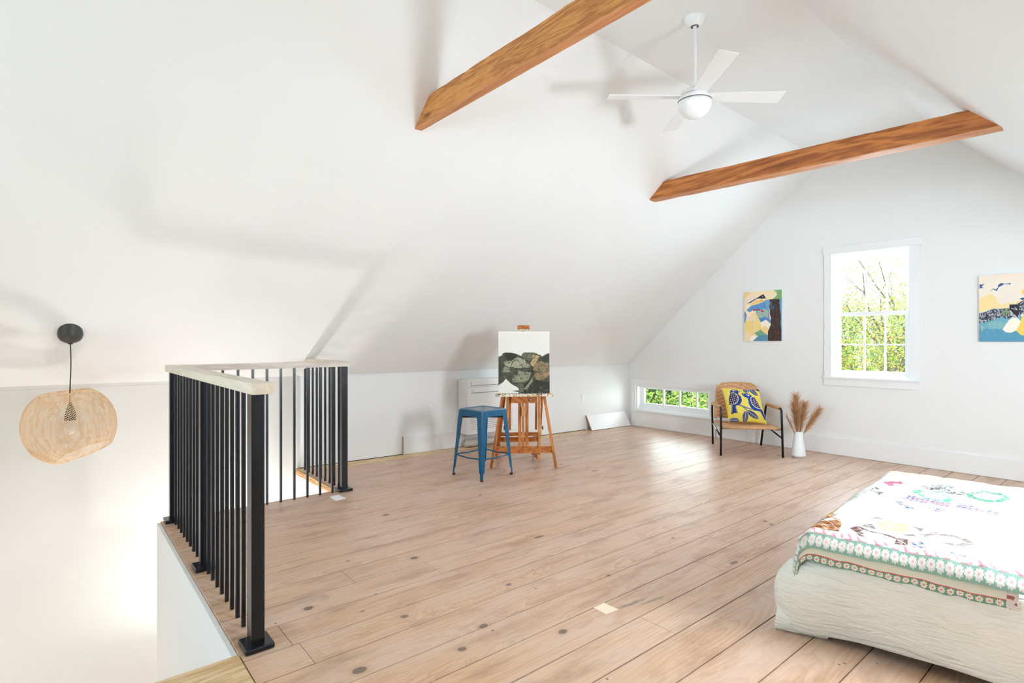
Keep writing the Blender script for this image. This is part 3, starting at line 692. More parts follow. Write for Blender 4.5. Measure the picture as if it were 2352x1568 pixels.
base = [Vector((p.x, p.y, max(p.z, top.z - .034))) if p.y < PY else Vector((p.x, p.y, p.z)) for p in base]
base = [Vector((p.x, p.y, zslope(p.x, p.y) - .004)) for p in base]
rings = rings[1:]
m_.loft([[Vector((q.x, q.y, min(zslope(q.x, q.y) - .004, q.z))) for q in base]] + [[Vector((q.x, q.y, min(q.z, zslope(q.x, q.y) - .006))) for q in r] for r in rings], True, True)
m_.build('canopy', M['canopy'], pn, smooth=True, auto=.9)
SZ = .640        # shade centre height
cz0 = top.z - .122
m_ = MB(); m_.tube([(PX + .003 * math.sin(t * 5), PY, cz0 + (SZ + .16 - cz0) * t) for t in np.linspace(0, 1, 14)], .0035, 8); m_.build('cord', M['blackpl'], pn, smooth=True)
m_ = MB(); m_.lathe([(.004, SZ + .165), (.012, SZ + .15), (.026, SZ + .105), (.034, SZ + .07), (.034, SZ + .035), (.0, SZ + .035)], (PX, PY, 0), 24); so = m_.build('socket', M['blackpl'], pn, smooth=True, auto=.8)
m_ = MB(); m_.lathe([(.012, SZ + .034), (.02, SZ + .01)] + [(.035 * math.sin(a), SZ - .03 - .035 * math.cos(a)) for a in np.linspace(2.5, 0, 10)], (PX, PY, 0), 24); m_.build('bulb', mat('frosted_bulb', (.9, .88, .84), .3), pn, smooth=True)
# shade: two families of thin bamboo strips spiralling between the rims
RS, HS = .268, .262
tiltm = Matrix.Rotation(math.radians(-5), 3, Vector((math.cos(YAW), math.sin(YAW), 0))) @ Matrix.Rotation(math.radians(5), 3, Vector((math.sin(YAW), -math.cos(YAW), 0)))
def shp(phi, t):
    """t 0..1 from top rim to bottom rim; the bottom opening is cut obliquely"""
    low = .72 + .13 * math.cos(phi - PHL)
    a0 = 1.087 / .92
    s1 = -PI / 2 + .62 - .26 * math.cos(phi - PHL)
    a = a0 * .92 * (1 - t) + s1 * t
    c = max(0.0, math.cos(a)) ** .78; z = math.copysign(abs(math.sin(a)) ** 1.0, a)
    v = Vector((RS * c * math.cos(phi), RS * c * math.sin(phi), HS * z))
    return tiltm @ v
PHL = YAW + PI - .9     # direction (towards camera, right) where the bottom cut rises
def strips(name, sgn, count, wd, off, turn):
    m_ = MB()
    for i in range(count):
        ph0 = 2 * PI * i / count; N = 40; rings = []
        for j in range(N + 1):
            t = j / N; phi = ph0 + sgn * turn * (t - .5)
            p = shp(phi, t); q = shp(phi + sgn * turn * .01, min(1, t + .01)) if t < .99 else p * 2 - shp(phi - sgn * turn * .01, t - .01)
            tg = (q - p).normalized(); nr = Vector((p.x / RS ** 2, p.y / RS ** 2, p.z / HS ** 2)).normalized(); sd = tg.cross(nr).normalized() * wd / 2
            c = Vector((PX, PY, SZ)) + p + nr * off; h_ = nr * .0005
            rings.append([c - sd - h_, c + sd - h_, c + sd + h_, c - sd + h_])
        m_.loft(rings, True, True)
    return m_.build(name, M['bamboo'], pn, fix=False)
sh = strips('shade', 1, 92, .0030, .0, 2.5); 
s2 = strips('shade_weave', -1, 92, .0030, .0012, 2.5); s2['label'] = 'crossing bamboo strips of the shade'
for t, r_ in ((0.0, .0055), (1.0, .0045)):
    m_ = MB(); m_.tube([Vector((PX, PY, SZ)) + shp(2 * PI * k / 64, t) for k in range(65)], r_, 8, cap=False); m_.build('rim', M['bamboo'], pn, smooth=True)

# ---- blue metal stool
SX, SY = 3.045, 4.095; SA = math.radians(6.5)
def stp(a, b, z): return Vector((SX + a * math.cos(SA) - b * math.sin(SA), SY + a * math.sin(SA) + b * math.cos(SA), z))
st = thing('metal_stool', (SX, SY, 0), 'glossy blue pressed-metal stool standing in front of the easel', 'stool')
def rrect(hw, r, z, n=6, hy=None):
    hy = hy or hw; pts = []
    for cx, cy, a0 in ((hw - r, hy - r, 0), (-hw + r, hy - r, 90), (-hw + r, -hy + r, 180), (hw - r, -hy + r, 270)):
        for k in range(n + 1):
            a = math.radians(a0 + 90 * k / n); pts.append(stp(cx + r * math.cos(a), cy + r * math.sin(a), z))
    return pts
m_ = MB()
m_.loft([rrect(.157, .03, .588), rrect(.157, .03, .606), rrect(.153, .03, .613), rrect(.147, .028, .615), rrect(.141, .026, .613), rrect(.135, .022, .6085), rrect(.05, .02, .6080), rrect(.034, .012, .6080, hy=.014)], True, False)
m_.loft([rrect(.034, .012, .6080, hy=.014), rrect(.032, .011, .598, hy=.012)], True, False)
seat = m_.build('seat', M['blue_seat'], st, smooth=True, auto=.6)
m_ = MB(); m_.loft([rrect(.031, .010, .5985, hy=.0115), rrect(.031, .010, .597, hy=.0115)], True, True); m_.build('hole_shade_plate', M['blackpl'], seat)  # dark plate set in the seat opening in place of its shade
m_ = MB()   # apron below the seat, cut away in an arch between the legs
for q in range(4):
    def P(a, z, o=.157):
        x, y = a, -o
        for _ in range(q): x, y = -y, x
        return stp(x, y, z)
    N = 14; A = [(-.13 + .26 * i / N) for i in range(N + 1)]
    zb = lambda a: .552 if abs(a) < .075 else .552 - (abs(a) - .075) ** 2 * 14
    rings = [[P(a, .606, .1575), P(a, zb(a), .161), P(a, zb(a), .158), P(a, .606, .1545)] for a in A]
    m_.loft(rings, True, True)
m_.build('apron', M['blue'], st, smooth=False, bevel=.0008)
for sx in (-1, 1):
    for sy in (-1, 1):
        m_ = MB(); rings = []
        for z, o, w, th in ((.604, .1585, .074, .003), (.56, .1625, .066, .003), (.50, .1675, .060, .003), (.36, .177, .052, .003), (.22, .187, .043, .003), (.10, .1945, .036, .003), (.072, .196, .033, .003), (.060, .1965, .021, .003), (.016, .198, .020, .003)):
            r = .014 if z > .07 else .009
            oc = []
            pts = [(o - w, o)] + [(o - r + r * math.sin(math.radians(k * 15)), o - r + r * math.cos(math.radians(k * 15))) for k in range(7)] + [(o, o - w)]
            inn = [(o - th, o - w)] + [(o - th - (r - th) + (r - th) * math.sin(math.radians(90 - k * 15)), o - th - (r - th) + (r - th) * math.cos(math.radians(90 - k * 15))) for k in range(7)] + [(o - w, o - th)]
            rings.append([stp(sx * a, sy * b, z) for a, b in pts + inn])
        m_.loft(rings, True, True); lg = m_.build('leg', M['blue'], st, smooth=True, auto=.7)
        m_ = MB(); m_.lathe([(.0, .001), (.013, .001), (.0145, .008), (.013, .018), (.0, .018)], tuple(stp(sx * .188, sy * .188, 0)), 16); m_.build('foot', M['blackpl'], lg, smooth=True, auto=.7)
for q in range(4):
    def P(a, z, o):
        x, y = a, -o
        for _ in range(q): x, y = -y, x
        return stp(x, y, z)
    m_ = MB(); m_.tube([P(-.165, .196, .176), P(-.15, .190, .182), P(0, .182, .184), P(.15, .190, .182), P(.165, .196, .176)], .0065, 8); m_.build('stretcher', M['blue'], st, smooth=True)
for s_ in (1, -1):
    m_ = MB(); m_.bar(stp(-.15, -.15 * s_, .533 - .0015 * s_), stp(.15, .15 * s_, .533 - .0015 * s_), .016, .003, (0, 0, 1)); m_.build('cross_brace', M['blackpl'], st)

# ---- easel
EXc, EYc = 3.513, 4.057
er = Vector((.805, -.593, 0)).normalized(); ef = Vector((-er.y, er.x, 0)) * -1    # ef points towards the camera
def ep(a, b, z): return Vector((EXc, EYc, 0)) + er * a + ef * b + Vector((0, 0, z))
ea = thing('easel', (EXc, EYc, 0), 'oiled oak studio easel with paint-spattered shelf holding a canvas', 'easel')
def eb(name, a0, b0, z0, a1, b1, z1, w, d, m='easel', lab=None, side=None, par=None):
    m_ = MB(); m_.bar(ep(a0, b0, z0), ep(a1, b1, z1), w, d, side or er); o = m_.build(name, M[m], par or ea, bevel=.002)
    if lab: o['label'] = lab
    return o
eb('leg', -.317, .0, .0, -.205, -.03, .70, .026, .03); eb('leg', .317, .0, .0, .205, -.03, .70, .026, .03)
eb('rear_leg', -.245, -.56, .0, -.185, -.10, .70, .034, .022); eb('rear_leg', .205, -.56, .0, .185, -.10, .70, .034, .022)
UP = Vector((0, 0, 1))
eb('crossbar', -.292, -.022, .172, .292, -.022, .172, .066, .024, 'easel_h', side=UP)
eb('crossbar', -.225, -.44, .20, .21, -.44, .20, .05, .022, 'easel_h', side=UP); eb('crossbar', -.225, -.40, .262, .205, -.40, .262, .036, .04, 'easel_h', side=UP)
eb('runner', -.235, -.02, .10, -.235, -.57, .034, .026, .05); eb('runner', .150, -.02, .10, .140, -.57, .034, .026, .05)
eb('upright', -.156, -.008, .205, -.156, -.02, .71, .026, .022, 'easel_l'); eb('upright', .157, -.008, .205, .157, -.02, .71, .026, .022, 'easel_l')
eb('slide', -.132, -.06, .36, -.130, -.06, .70, .022, .02); eb('slide', .128, -.06, .36, .130, -.06, .70, .022, .02)
eb('mast', -.036, -.020, .205, -.036, -.045, 1.33, .030, .024); eb('mast', .034, -.020, .205, .034, -.045, 1.33, .030, .024)
eb('center_slat', -.002, -.030, .205, -.002, -.055, 1.36, .024, .014, 'easel_l')
eb('clamp_block', -.004, .002, .50, -.004, -.004, .60, .036, .018, 'easel_l')
m_ = MB(); m_.obox(ep(.004, -.012, .664), er * .129, ef * .032, UP * .032); dr = m_.build('drawer', M['easel_h'], ea, bevel=.004)
m_ = MB(); m_.lathe([(.0, .0), (.006, .0), (.007, .008), (.013, .013), (.013, .018), (.008, .023), (.0, .024)], tuple(ep(.064, .020, .664)), 20, axis=ef); m_.build('knob', M['chrome'], dr, smooth=True)
def spatter():
    m = mat('paint_spattered_wood', lin(196, 182, 154), .7); t = NT(m); o = t.pos(); v = t.n('ShaderNodeTexVoronoi'); v.inputs['Scale'].default_value = 70; t.l(o, v.inputs['Vector'])
    s2 = t.n('ShaderNodeSeparateColor'); t.l(v.outputs['Color'], s2.inputs[0])
    t.l(t.ramp(s2.outputs[0], [(.0, lin(226, 220, 202)), (.4, lin(204, 184, 142)), (.6, lin(168, 160, 130)), (.74, lin(206, 120, 84)), (.84, lin(232, 228, 214)), (.94, lin(84, 90, 78))], 'CONSTANT'), t.b.inputs['Base Color']); return m
M['spatter'] = spatter()
m_ = MB(); m_.obox(ep(.004, .012, .711), er * .278, ef * .040, UP * .0135); m_.build('shelf', M['spatter'], ea, bevel=.003)
m_ = MB(); m_.obox(ep(.004, -.052, 1.343), er * .082, ef * .030, UP * .006); m_.build('top_clamp', M['spatter'], ea, bevel=.002)
m_ = MB(); m_.obox(ep(.004, -.050, 1.370), er * .060, ef * .022, UP * .0195); m_.build('clamp_handle', M['easel_h'], ea, bevel=.010, bseg=3)
for a, s_ in ((.178, 1), (-.178, -1)):
    m_ = MB(); m_.lathe([(.0, -.02), (.004, -.02), (.004, .004), (.013, .006), (.013, .014), (.0, .015)], tuple(ep(a, -.02, .385)), 10, axis=er * s_)
    m_.obox(ep(a + .012 * s_, -.02, .385), er * .004, ef * .004, UP * .02); m_.build('wing_knob', M['blackpl'], ea)

# ---- painted panels: fine cell grids, each cell carrying its paint colour
def panel(name, corner, ex, ez, w, h, thick, nx, nz, fn, label, cat, edge=(.86, .86, .84), group=None, m='paint', front_n=None):
    """corner = lower left front corner, ex/ez unit vectors; fn(U,V)->(r,g,b) arrays, V from the top"""
    corner, ex, ez = Vector(corner), Vector(ex), Vector(ez); nrm = Vector(front_n)
    U, V = np.meshgrid((np.arange(nx) + .5) / nx, 1 - (np.arange(nz) + .5) / nz)
    C = fn(U, V).reshape(-1, 3)
    b = MB(); b.grid(lambda u, v: corner + ex * (u * w) + ez * (v * h), nx, nz); cols = [tuple(c) for c in C]
    c0, c1, c2, c3 = corner, corner + ex * w, corner + ex * w + ez * h, corner + ez * h; bk = [p - nrm * thick for p in (c0, c1, c2, c3)]; fr_ = [c0, c1, c2, c3]
    b.add(fr_ + bk, [(0, 1, 5, 4), (1, 2, 6, 5), (2, 3, 7, 6), (3, 0, 4, 7), (7, 6, 5, 4)]); cols += [edge] * 5
    b.cols = cols; o = b.build(name, M[m], fix=False); return tag(o, label, cat, group)
def pcol(shape, c): a = np.zeros(shape + (3,)); a[:] = lin(*c); return a
def put(a, mk, c, k=1.0): a[mk] = a[mk] * (1 - k) + np.array(lin(*c)) * k
def tex(a, mk, amt, n):  a[mk] = a[mk] * (1 + amt * (n[mk][:, None] - .5) * 2)

def art_canvas(U, V):
    X = 195 + U * (1030 + 15 * V) + V * 8; Y = 180 + V * 1232
    a = pcol(U.shape, (234, 232, 224)); n1 = fbm(X / 60, Y / 45, 3, 5); n2 = fbm(X / 160, Y / 130, 8, 4); n3 = fbm(X / 22, Y / 16, 5, 3); n4 = fbm(X / 9, Y / 9, 15, 3)
    rock = [(195, 690), (265, 660), (290, 615), (340, 600), (460, 605), (555, 625), (625, 655), (655, 672), (680, 625), (715, 600), (900, 600), (985, 620), (990, 640), (1040, 645), (1080, 682), (1140, 645), (1225, 608), (1250, 1420), (590, 1420),
            (620, 1390), (480, 1362), (620, 1352), (600, 1300), (470, 1230), (400, 1170), (350, 1120), (300, 1185), (195, 1255)]
    r = inpoly(X, Y, rock); put(a, r, (70, 72, 58)); tex(a, r, .45, n1); put(a, r & (n3 > .60), (112, 114, 96), .6); tex(a, r, .4, n4)
    def blob(poly, c, k=.85, th=.42, sc=n3):
        mk = inpoly(X + (n1 - .5) * 60, Y + (n3 - .5) * 50, poly) & r; put(a, mk, c, k); tex(a, mk, .55, n3); tex(a, mk, .35, n4); put(a, mk & (n1 < th) & (n3 < .56), (78, 80, 62), .75); put(a, mk & (n4 < .36), (92, 92, 74), .6)
    blob([(300, 780), (460, 760), (600, 690), (720, 730), (830, 830), (850, 900), (560, 915), (430, 890), (330, 860)], (176, 174, 146))
    blob([(300, 860), (430, 890), (430, 1000), (300, 990)], (150, 150, 124))
    blob([(600, 960), (860, 1000), (840, 1100), (760, 1190), (500, 1190), (480, 1150)], (158, 158, 132))
    blob([(670, 640), (740, 600), (980, 620), (900, 740), (820, 780), (740, 740)], (112, 116, 98), .8)
    blob([(900, 660), (1050, 660), (960, 790), (940, 850), (890, 890), (840, 830)], (190, 166, 118), .95, .2)
    blob([(900, 850), (1000, 780), (1200, 760), (1230, 1000), (1200, 1100), (1000, 1180), (920, 1050)], (150, 130, 92), .8, .40)
    blob([(940, 980), (1240, 980), (1240, 1060), (1000, 1080)], (178, 142, 104), .7, .45)
    put(a, r & inpoly(X, Y, [(290, 615), (460, 605), (560, 640), (560, 700), (480, 745), (380, 750), (340, 690)]), (46, 48, 38), .85)
    put(a, r & inpoly(X, Y, [(1080, 700), (1225, 608), (1235, 800), (1130, 810), (1080, 760)]), (54, 58, 54), .8)
    put(a, r & inpoly(X, Y, [(720, 1220), (900, 1130), (1240, 1190), (1245, 1420), (720, 1420)]) & (n1 < .62), (44, 46, 38), .85)
    put(a, r & inpoly(X + (n3 - .5) * 30, Y, [(890, 1100), (895, 1180), (780, 1330), (700, 1340), (800, 1230)]), (150, 146, 120), .85)
    put(a, r & inpoly(X, Y, [(640, 1240), (700, 1240), (720, 1420), (600, 1420)]) & (n3 > .4), (120, 122, 104), .7)
    for pts in ([(320, 850), (380, 885), (560, 915), (700, 920), (880, 908)], [(640, 700), (740, 750), (820, 830), (880, 910), (900, 1000), (870, 1090), (800, 1190), (700, 1320)],
                [(780, 835), (940, 670), (980, 640)], [(610, 960), (560, 1060), (500, 1130)], [(590, 680), (480, 800), (450, 880)], [(720, 900), (780, 840)]):
        put(a, nearline(X, Y, pts, 5) & r, (40, 34, 28), .85)
    put(a, nearline(X, Y, [(800, 960), (960, 990), (900, 1040)], 16) & r & (n3 > .35), (40, 32, 30), .8)
    return a
# lean of the canvas follows the mast
cl = Vector((0, 0, 1)) - ef * .020; cl.normalize()
panel('landscape_canvas', ep(-.246, .012, .7265), er, cl, .500, .602, .018, 200, 240, art_canvas, 'canvas painted with a dark rocky landscape under white sky, on the easel', 'painting', front_n=ef)

def art1(U, V):
    X = 155 + U * 893; Y = 215 - 50 * U + V * (1172 + 50 * U)
    n = fbm(X / 70, Y / 70, 4, 4); n2 = fbm(X / 25, Y / 40, 9, 3); a = pcol(U.shape, (246, 226, 188))
    put(a, inpoly(X, Y, [(150, 210), (300, 230), (230, 330), (150, 400)]), (240, 208, 126), .8)
    put(a, inell(X, Y, 330, 400, 190, 80, -15) < 1, (240, 224, 214), .8)
    put(a, inpoly(X, Y, [(850, 170), (1060, 150), (1060, 430), (980, 380), (840, 390), (930, 300), (930, 230)]), (126, 178, 122)); put(a, inpoly(X, Y, [(980, 370), (1060, 400), (1060, 1400), (1030, 1390), (1000, 800)]), (110, 160, 200))
    put(a, inpoly(X, Y, [(290, 560), (440, 400), (620, 470), (560, 500), (340, 560)]), (246, 204, 120), .9)
    put(a, inell(X, Y, 570, 425, 50, 22, -5) < 1, (236, 166, 88), .9)
    put(a, inpoly(X, Y, [(205, 650), (320, 545), (500, 500), (620, 450), (690, 405), (765, 400), (760, 800), (790, 960), (740, 930), (680, 880), (560, 945), (500, 850), (450, 740), (440, 640), (360, 650), (290, 700)]), (92, 148, 202))
    tex(a, inpoly(X, Y, [(200, 400), (790, 400), (790, 960), (200, 960)]), .16, n)
    put(a, inpoly(X, Y, [(640, 420), (760, 400), (760, 760), (700, 640)]), (132, 178, 204), .6)
    put(a, inpoly(X + (n2 - .5) * 60, Y, [(450, 690), (560, 650), (640, 605), (720, 660), (750, 780), (740, 850), (620, 790), (560, 850), (500, 820)]), (172, 190, 168), .85)
    put(a, inpoly(X, Y, [(520, 850), (700, 810), (690, 870), (560, 945)]), (84, 138, 196), .9)
    put(a, inpoly(X, Y, [(355, 615), (400, 635), (540, 620), (548, 650), (450, 655), (380, 672)]), (186, 52, 44)); put(a, inell(X, Y, 590, 672, 34, 24, 20) < 1, (196, 62, 50))
    put(a, inpoly(X, Y, [(150, 655), (215, 750), (195, 860), (160, 990)]), (96, 140, 190))
    put(a, inpoly(X, Y, [(190, 900), (440, 690), (560, 960), (640, 1130), (420, 1170), (400, 1240), (330, 1250), (150, 1200)]), (244, 214, 128), .85)
    put(a, inell(X, Y, 310, 850, 110, 60, 0) < 1, (238, 222, 208), .8); put(a, inpoly(X, Y, [(360, 700), (430, 760), (420, 1150), (370, 1200), (390, 950)]), (244, 226, 196), .6)
    put(a, inpoly(X, Y, [(150, 1150), (280, 1200), (330, 1260), (310, 1390), (150, 1390)]), (244, 220, 184), .9)
    put(a, inpoly(X, Y, [(550, 945), (680, 880), (780, 1000), (720, 1170), (640, 1160), (580, 1060)]), (250, 238, 222)); put(a, inell(X, Y, 660, 1130, 75, 95, 0) < 1, (246, 208, 132), .9)
    put(a, inpoly(X + (n2 - .5) * 40, Y, [(415, 1190), (560, 1110), (640, 1200), (720, 1240), (560, 1260), (440, 1260)]), (120, 170, 140)); put(a, inpoly(X, Y, [(360, 1390), (500, 1260), (720, 1235), (730, 1390)]), (88, 144, 176)); tex(a, inpoly(X, Y, [(360, 1390), (500, 1240), (720, 1235), (730, 1390)]), .2, n)
    put(a, inpoly(X, Y, [(330, 1270), (490, 1260), (370, 1380), (290, 1390)]), (250, 240, 226))
    bk = inpoly(X + (n - .5) * 40, Y, [(762, 395), (985, 385), (1000, 560), (1025, 770), (1025, 1000), (1045, 1390), (735, 1390), (725, 1180), (790, 1000), (795, 830), (765, 770)]); put(a, bk, (66, 52, 48)); tex(a, bk, .35, n2)
    put(a, bk & (np.abs(n2 - .5) < .018), (150, 110, 98), .6); put(a, inpoly(X, Y, [(770, 430), (820, 420), (830, 560), (900, 590), (850, 640), (775, 650)]) & bk, (70, 96, 116), .8)
    put(a, inell(X, Y, 975, 1190, 35, 40) < 1, (150, 56, 54), .5)
    put(a, inpoly(X, Y, [(225, 488), (480, 345), (620, 265), (640, 300), (690, 380), (620, 372), (470, 372), (290, 480)]), (46, 46, 44))
    put(a, inell(X, Y, 597, 322, 24, 22) < 1, (120, 124, 156), .8); put(a, inpoly(X, Y, [(635, 345), (690, 380), (650, 375)]), (170, 162, 130))
    return a
panel('abstract_painting', (XG - .034, 3.378, 1.236), (0, -1, 0), (0, 0, 1), .452, .598, .032, 130, 170, art1, 'abstract yellow and blue collage canvas with a dark trunk, left of the tall window', 'painting', front_n=(-1, 0, 0))
def art2(U, V):
    X = 180 + U * 1386; Y = 140 - 103 * U + V * (1286 + 103 * U)
    n = fbm(X / 70, Y / 60, 14, 4); n2 = fbm(X / 18, Y / 22, 19, 3); a = pcol(U.shape, (240, 230, 214))
    put(a, (Y < 240) & (n > .45), (250, 224, 200), .5)
    put(a, inpoly(X + (n - .5) * 40, Y, [(180, 600), (420, 480), (540, 560), (560, 640), (620, 700), (900, 650), (1060, 600), (1600, 500), (1600, 700), (800, 760), (450, 780), (180, 860)]), (246, 214, 140), .8)
    put(a, inpoly(X, Y, [(520, 560), (900, 450), (1000, 600), (640, 690)]), (240, 228, 214), .9)
    put(a, inpoly(X, Y, [(1040, 380), (1100, 420), (1090, 520), (1030, 470)]), (246, 206, 110))
    sea = inpoly(X, Y, [(180, 1040), (500, 990), (640, 930), (800, 960), (960, 940), (1600, 800), (1600, 1440), (180, 1440)]); put(a, sea, (112, 172, 192)); put(a, sea & (Y > 1180 + (n - .5) * 120), (88, 150, 182), .9); put(a, sea & (inell(X, Y, 560, 1100, 200, 70) < 1), (142, 188, 176), .6)
    tex(a, sea, .16, n2); put(a, sea & (inell(X, Y, 245, 1160, 18, 60) < 1), (214, 202, 110), .6)
    bk = inpoly(X, Y + (n2 - .5) * 40, [(180, 870), (330, 830), (450, 780), (600, 780), (790, 765), (920, 690), (1060, 620), (1600, 420), (1600, 860), (1020, 880), (960, 940), (840, 950), (740, 985), (640, 930), (500, 990), (300, 1050), (180, 1060)])
    put(a, bk, (60, 62, 74)); put(a, bk & (n2 > .54), (180, 186, 198), .85); put(a, bk & (inell(X, Y, 720, 850, 100, 70) < 1) & (n2 > .42), (128, 150, 104), .8)
    sq = inpoly(X, Y, [(795, 700), (975, 695), (985, 890), (940, 940), (800, 790)]); put(a, sq, (48, 44, 54))
    for l in ([(840, 775), (945, 800)], [(905, 750), (945, 800)], [(810, 830), (925, 930)], [(830, 900), (930, 940)]): put(a, nearline(X, Y, l, 5), (216, 214, 216))
    put(a, inpoly(X, Y, [(660, 1185), (780, 1010), (830, 970), (940, 945), (1030, 1040), (990, 1130), (960, 1190), (830, 1250), (720, 1240)]), (248, 238, 222))
    put(a, inpoly(X, Y, [(930, 1210), (1000, 1080), (1050, 900), (1300, 800), (1400, 1050), (1200, 1330), (1010, 1290)]), (248, 206, 96)); put(a, inpoly(X, Y, [(985, 900), (1030, 880), (1000, 970), (960, 950)]), (116, 156, 214))
    put(a, inpoly(X, Y, [(1100, 1180), (1400, 1000), (1566, 1200), (1300, 1330)]), (244, 236, 220))
    blue = (58, 96, 144)
    put(a, inpoly(X, Y, [(565, 320), (630, 275), (700, 290), (820, 275), (815, 305), (700, 298), (640, 330), (580, 360), (550, 430), (510, 425), (480, 400), (450, 410), (450, 395), (490, 388), (530, 400), (570, 360)]), blue)
    put(a, inpoly(X, Y, [(615, 258), (660, 290), (625, 280)]), (236, 156, 110)); put(a, inpoly(X, Y, [(400, 435), (455, 400), (440, 425), (425, 455), (430, 430)]), (236, 140, 90))
    put(a, inpoly(X, Y, [(190, 305), (235, 310), (300, 285), (235, 350), (270, 365), (190, 392)]), blue); put(a, inpoly(X, Y, [(985, 580), (1060, 560), (1140, 590), (1040, 610)]), blue)
    return a
panel('coastal_painting', (XG - .034, 1.150, 1.228), (0, -1, 0), (0, 0, 1), .470, .602, .032, 140, 170, art2, 'canvas with blue sea, black rock and cream sky, right of the tall window', 'painting', front_n=(-1, 0, 0))

# ---- floor air unit on the knee wall
def wp(x, d, z): return Vector((x, yk(x) - d, z))     # d = distance out from the knee wall
ac = thing('air_conditioner', tuple(wp(3.95, .1, .165)), 'white floor-type air conditioning unit on the low wall behind the easel', 'air conditioner')
m_ = MB(); A0, A1, AD = 3.600, 4.295, .185
def wbox(mb, x0, x1, d0, d1, z0, z1): 
    mb.add([wp(x, d, z) for z in (z0, z1) for d in (d0, d1) for x in (x0, x1)], [(0, 1, 3, 2), (4, 6, 7, 5), (0, 4, 5, 1), (2, 3, 7, 6), (0, 2, 6, 4), (1, 5, 7, 3)])
wbox(m_, A0, A1, .004, AD - .01, .185, .785); wbox(m_, A0 + .004, A1 - .004, .06, AD + .002, .165, .80); m_.build('case', M['plastic'], ac, bevel=.006)
m_ = MB(); wbox(m_, A0 + .055, A1 - .055, AD + .002, AD + .008, .735, .782); m_.build('outlet_flap', M['plastic'], ac, bevel=.002)
m_ = MB(); wbox(m_, A0 + .052, A0 + .056, AD + .001, AD + .004, .722, .770); wbox(m_, A0 + .052, A1 - .052, AD + .001, AD + .004, .720, .727); wbox(m_, A0 + .008, A1 - .008, AD + .001, AD + .0035, .705, .707); m_.build('seam', M['acseam'], ac)
m_ = MB(); wbox(m_, A0 + .055, A1 - .03, AD + .001, AD + .005, .637, .645); m_.build('panel_seam', M['acseam'], ac)
m_ = MB()
for k in range(9): wbox(m_, A0 + .05 + .012 * 0, A1 - .05, AD + .001, AD + .0035, .225 + k * .0235, .2295 + k * .0235)
m_.build('grille', M['acseam'], ac)
m_ = MB(); 
for k in range(5): wbox(m_, A0 + .058 + k * .010, A0 + .064 + k * .010, AD + .001, AD + .003, .662, .668 + (k == 0) * .004)
m_.build('maker_mark', mat('grey_print', (.45, .45, .45), .6), ac)
# wrapped pipe cover piece lying under it
bd = MB(); rings = []
for i in range(15):
    x = 3.64 + i * .035; r = .052 * (1 - .35 * abs(i - 7) / 7 * (i in (0, 14))); rings.append([wp(x, .085 + math.cos(2 * PI * k / 14) * r * (1 + .12 * math.sin(k * 2.3 + i * 1.7)), .006 + r * .85 + math.sin(2 * PI * k / 14) * r * .85 * (1 + .1 * math.sin(k * 1.3 + i * 2.1))) for k in range(14)])
bd.loft(rings, True, True); o = bd.build('wrapped_bundle', mat('crumpled_wrap', (.66, .62, .58), .6), smooth=True); tag(o, 'crumpled pale wrapped bundle on the floor beneath the air unit', 'bundle')

# ---- outlets
def outlet(P, label, slots=True, w=.036, h=.058):
    """P(a, d, z): a along the wall, d out from it"""
    root = thing('wall_outlet', tuple(P(0, 0, 0)), label, 'outlet', 'outlets and cover plates on the walls')
    def b3(mb, a0, a1, d0, d1, z0, z1): mb.add([P(a, d, z) for z in (z0, z1) for d in (d0, d1) for a in (a0, a1)], [(0, 1, 3, 2), (4, 6, 7, 5), (0, 4, 5, 1), (2, 3, 7, 6), (0, 2, 6, 4), (1, 5, 7, 3)])
    m_ = MB(); b3(m_, -w, w, .0005, .006, -h, h); m_.build('cover_plate', M['plastic'], root, bevel=.002)
    m_ = MB(); b3(m_, -.017, .017, .006, .0085, -.034, .034); m_.build('insert', M['plastic'], root, bevel=.001)
    if slots:
        for zz in (-.018, .018):
            m_ = MB(); b3(m_, -.0075, -.005, .0085, .0092, zz - .004, zz + .005); b3(m_, .005, .0075, .0085, .0092, zz - .004, zz + .005); b3(m_, -.002, .002, .0085, .0092, zz - .012, zz - .008); m_.build('socket', M['slot'], root)
outlet(lambda a, d, z: wp(3.218 + a, d, .470 + z), 'white double outlet low on the knee wall left of the air unit')
outlet(lambda a, d, z: wp(5.62 + a, d, .452 + z), 'white cover plate on the knee wall near the far corner', slots=False)
outlet(lambda a, d, z: Vector((XG - d, 3.085 - a, .418 + z)), 'white double outlet on the gable wall behind the rattan chair')
